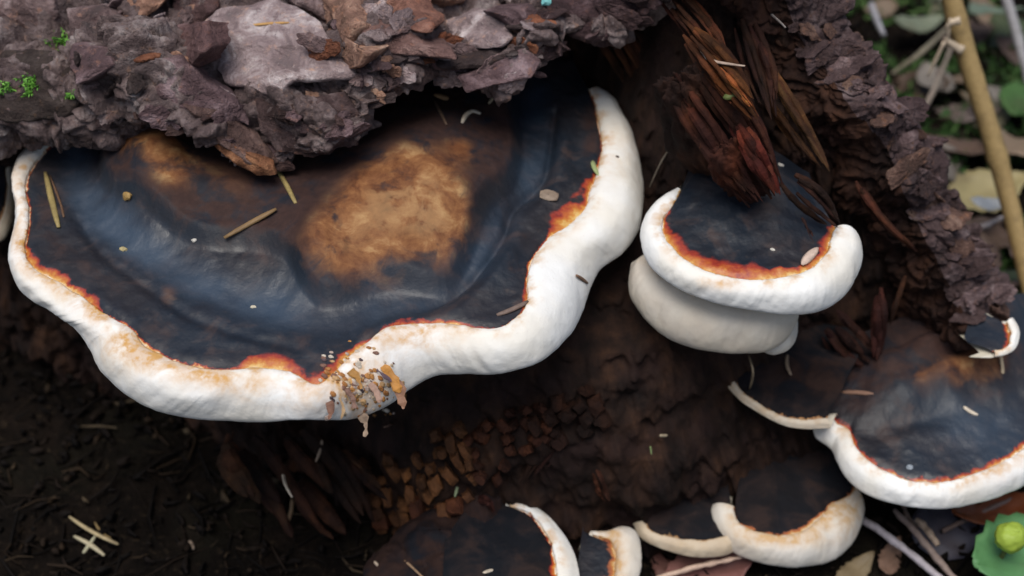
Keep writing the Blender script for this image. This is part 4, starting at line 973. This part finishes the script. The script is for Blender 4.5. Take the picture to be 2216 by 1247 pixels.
def stem(pix, zs_or_y, wpx, color, label, name, cat, mode='y', sides=12, nodes=(), jit=.0006, seed=0, tip=1.0):
    P = np.array([ony(*p, v) if mode == 'y' else onz(*p, v) for p, v in zip(pix, zs_or_y)]); n = 40; P = crom(P, n)
    t = np.linspace(0, 1, n); w_ = np.interp(t, np.linspace(0, 1, len(wpx)), wpx)/F*np.linalg.norm(P-CAM, axis=1)/2
    for nd_ in nodes: w_ = w_*(1+.22*np.exp(-((t-nd_)/.012)**2))
    base = P[np.argmin(P[:, 2])].copy(); root = thing(name, label, cat, base)
    V, f = tube(P, w_, sides, 1.0, (0, -1, .3), jit, seed); obj('stalk', mesh_of('stalk', V-base, f), 'debris', root, color)
    return root, P, base
root, P, base = stem([(2040, -120), (2062, 10), (2095, 130), (2135, 260), (2172, 390), (2205, 520), (2232, 640), (2250, 715)], [.345, .33, .315, .295, .275, .25, .225, .205], (38, 42, 40, 36, 36), (.42, .31, .14), 'thick tan dead stalk leaning behind the bark', 'dead_stalk', 'stalk', nodes=(.17, .52), seed=5)
for pix, w_ in (([(2078, 45), (2058, 50), (2046, 62)], (18, 16, 6)), ([(2082, 110), (2062, 98), (2044, 82)], (22, 15, 5)), ([(2056, 40), (2052, 75), (2050, 100)], (6, 9, 5)), ([(2044, 90), (2025, 130), (2008, 165)], (8, 10, 4))):
    Q = crom(np.array([ony(*p, .31) for p in pix]), 10); V, f = tube(Q, np.interp(np.linspace(0, 1, 10), [0, .5, 1], w_)/F*.5, 7, .5, (0, -1, .3), .0004, 3)
    obj('sheath', mesh_of('sheath', V-base, f), 'debris', root, (.72, .62, .48))
stem([(2160, -60), (2185, 20), (2205, 90), (2240, 220), (2300, 430)], [.50, .48, .46, .42, .33], (22, 20, 20, 20), (.36, .37, .40), 'grey stem behind the thick tan stalk', 'grey_reed', 'stem', seed=6)
stem([(1885, 10), (1900, 50), (1912, 75)], [.55, .52, .50], (14, 14, 10), (.40, .42, .48), 'bluish grey twig bit near the bark top', 'twig', 'twig', seed=7)
def gstem(pix, z, wpx, color, label, seed, name='twig', cat='twig'): return stem(pix, z, wpx, color, label, name, cat, 'z', 8, (), .0008, seed)
gstem([(1868, 1125), (1920, 1160), (1985, 1210), (2060, 1275)], [.010, .012, .010, .008], (16, 17, 16, 14), (.46, .44, .50), 'pale lilac-grey twig beside the cream-edged bracket', 11)
gstem([(1935, 1105), (1980, 1150), (2025, 1205), (2080, 1270)], [.012, .014, .012, .010], (12, 14, 14, 12), (.30, .24, .22), 'brown twig parallel to the lilac-grey one', 12)
gstem([(1985, 1125), (2010, 1150), (2030, 1180)], [.016, .018, .016], (12, 16, 10), (.42, .33, .26), 'short tan twig below the broad bracket', 13)
gstem([(1420, 1252), (1510, 1226), (1605, 1206)], [.010, .012, .014], (10, 14, 8), (.62, .47, .38), 'pale pinkish straw beneath the cream-edged bracket', 14, 'straw', 'straw')
gstem([(2040, 1150), (2100, 1120), (2190, 1080)], [.004, .006, .005], (10, 10, 8), (.20, .15, .14), 'thin dark twig under the broad bracket', 15)
gstem([(1940, 1000), (1960, 1110), (1990, 1140)], [.006, .01, .006], (8, 10, 7), (.22, .17, .15), 'thin brown twig behind the broad bracket', 16)
for k, (a, b) in enumerate([((1960, 300), (2060, 100)), ((2050, 520), (2190, 460)), ((2080, 200), (2200, 330)), ((1930, 160), (2050, 60))]):
    gstem([a, ((a[0]+b[0])/2+8, (a[1]+b[1])/2), b], [.012, .03, .015], (9, 11, 7), [(.30, .26, .22), (.36, .34, .36), (.22, .18, .13), (.26, .24, .18)][k],
          ['brown-grey twig on mossy ground behind the log', 'pale grey twig between bark edge and tan stalk', 'dull twig crossing behind the tan stalk', 'dull olive twig near the bark top'][k], 20+k)
# yellow-green bud on its stem
bp = onz(2190, 1165, .045); bb = bp.copy(); bb[2] = 0
bud = thing('bud_sprout', 'yellow-green bud on short dark stem above the green leaf', 'bud', bb)
lump('bud', 2188, 1163, bp[1], .0105, .009, .0085, 990, 'leaf', bud, (.34, .47, .06), bb, (36, 24), namp=.17, rot=(.3, .2, .4))
V, f = tube(crom(np.array([bp+[.0, .001, -.004], bp*[1, 1, .6]+[-.002, 0, 0], bb+[-.004, .004, -.004]]), 10), np.full(10, .0016), 7); obj('stalk', mesh_of('stalk', V-bb, f), 'debris', bud, (.10, .12, .04))
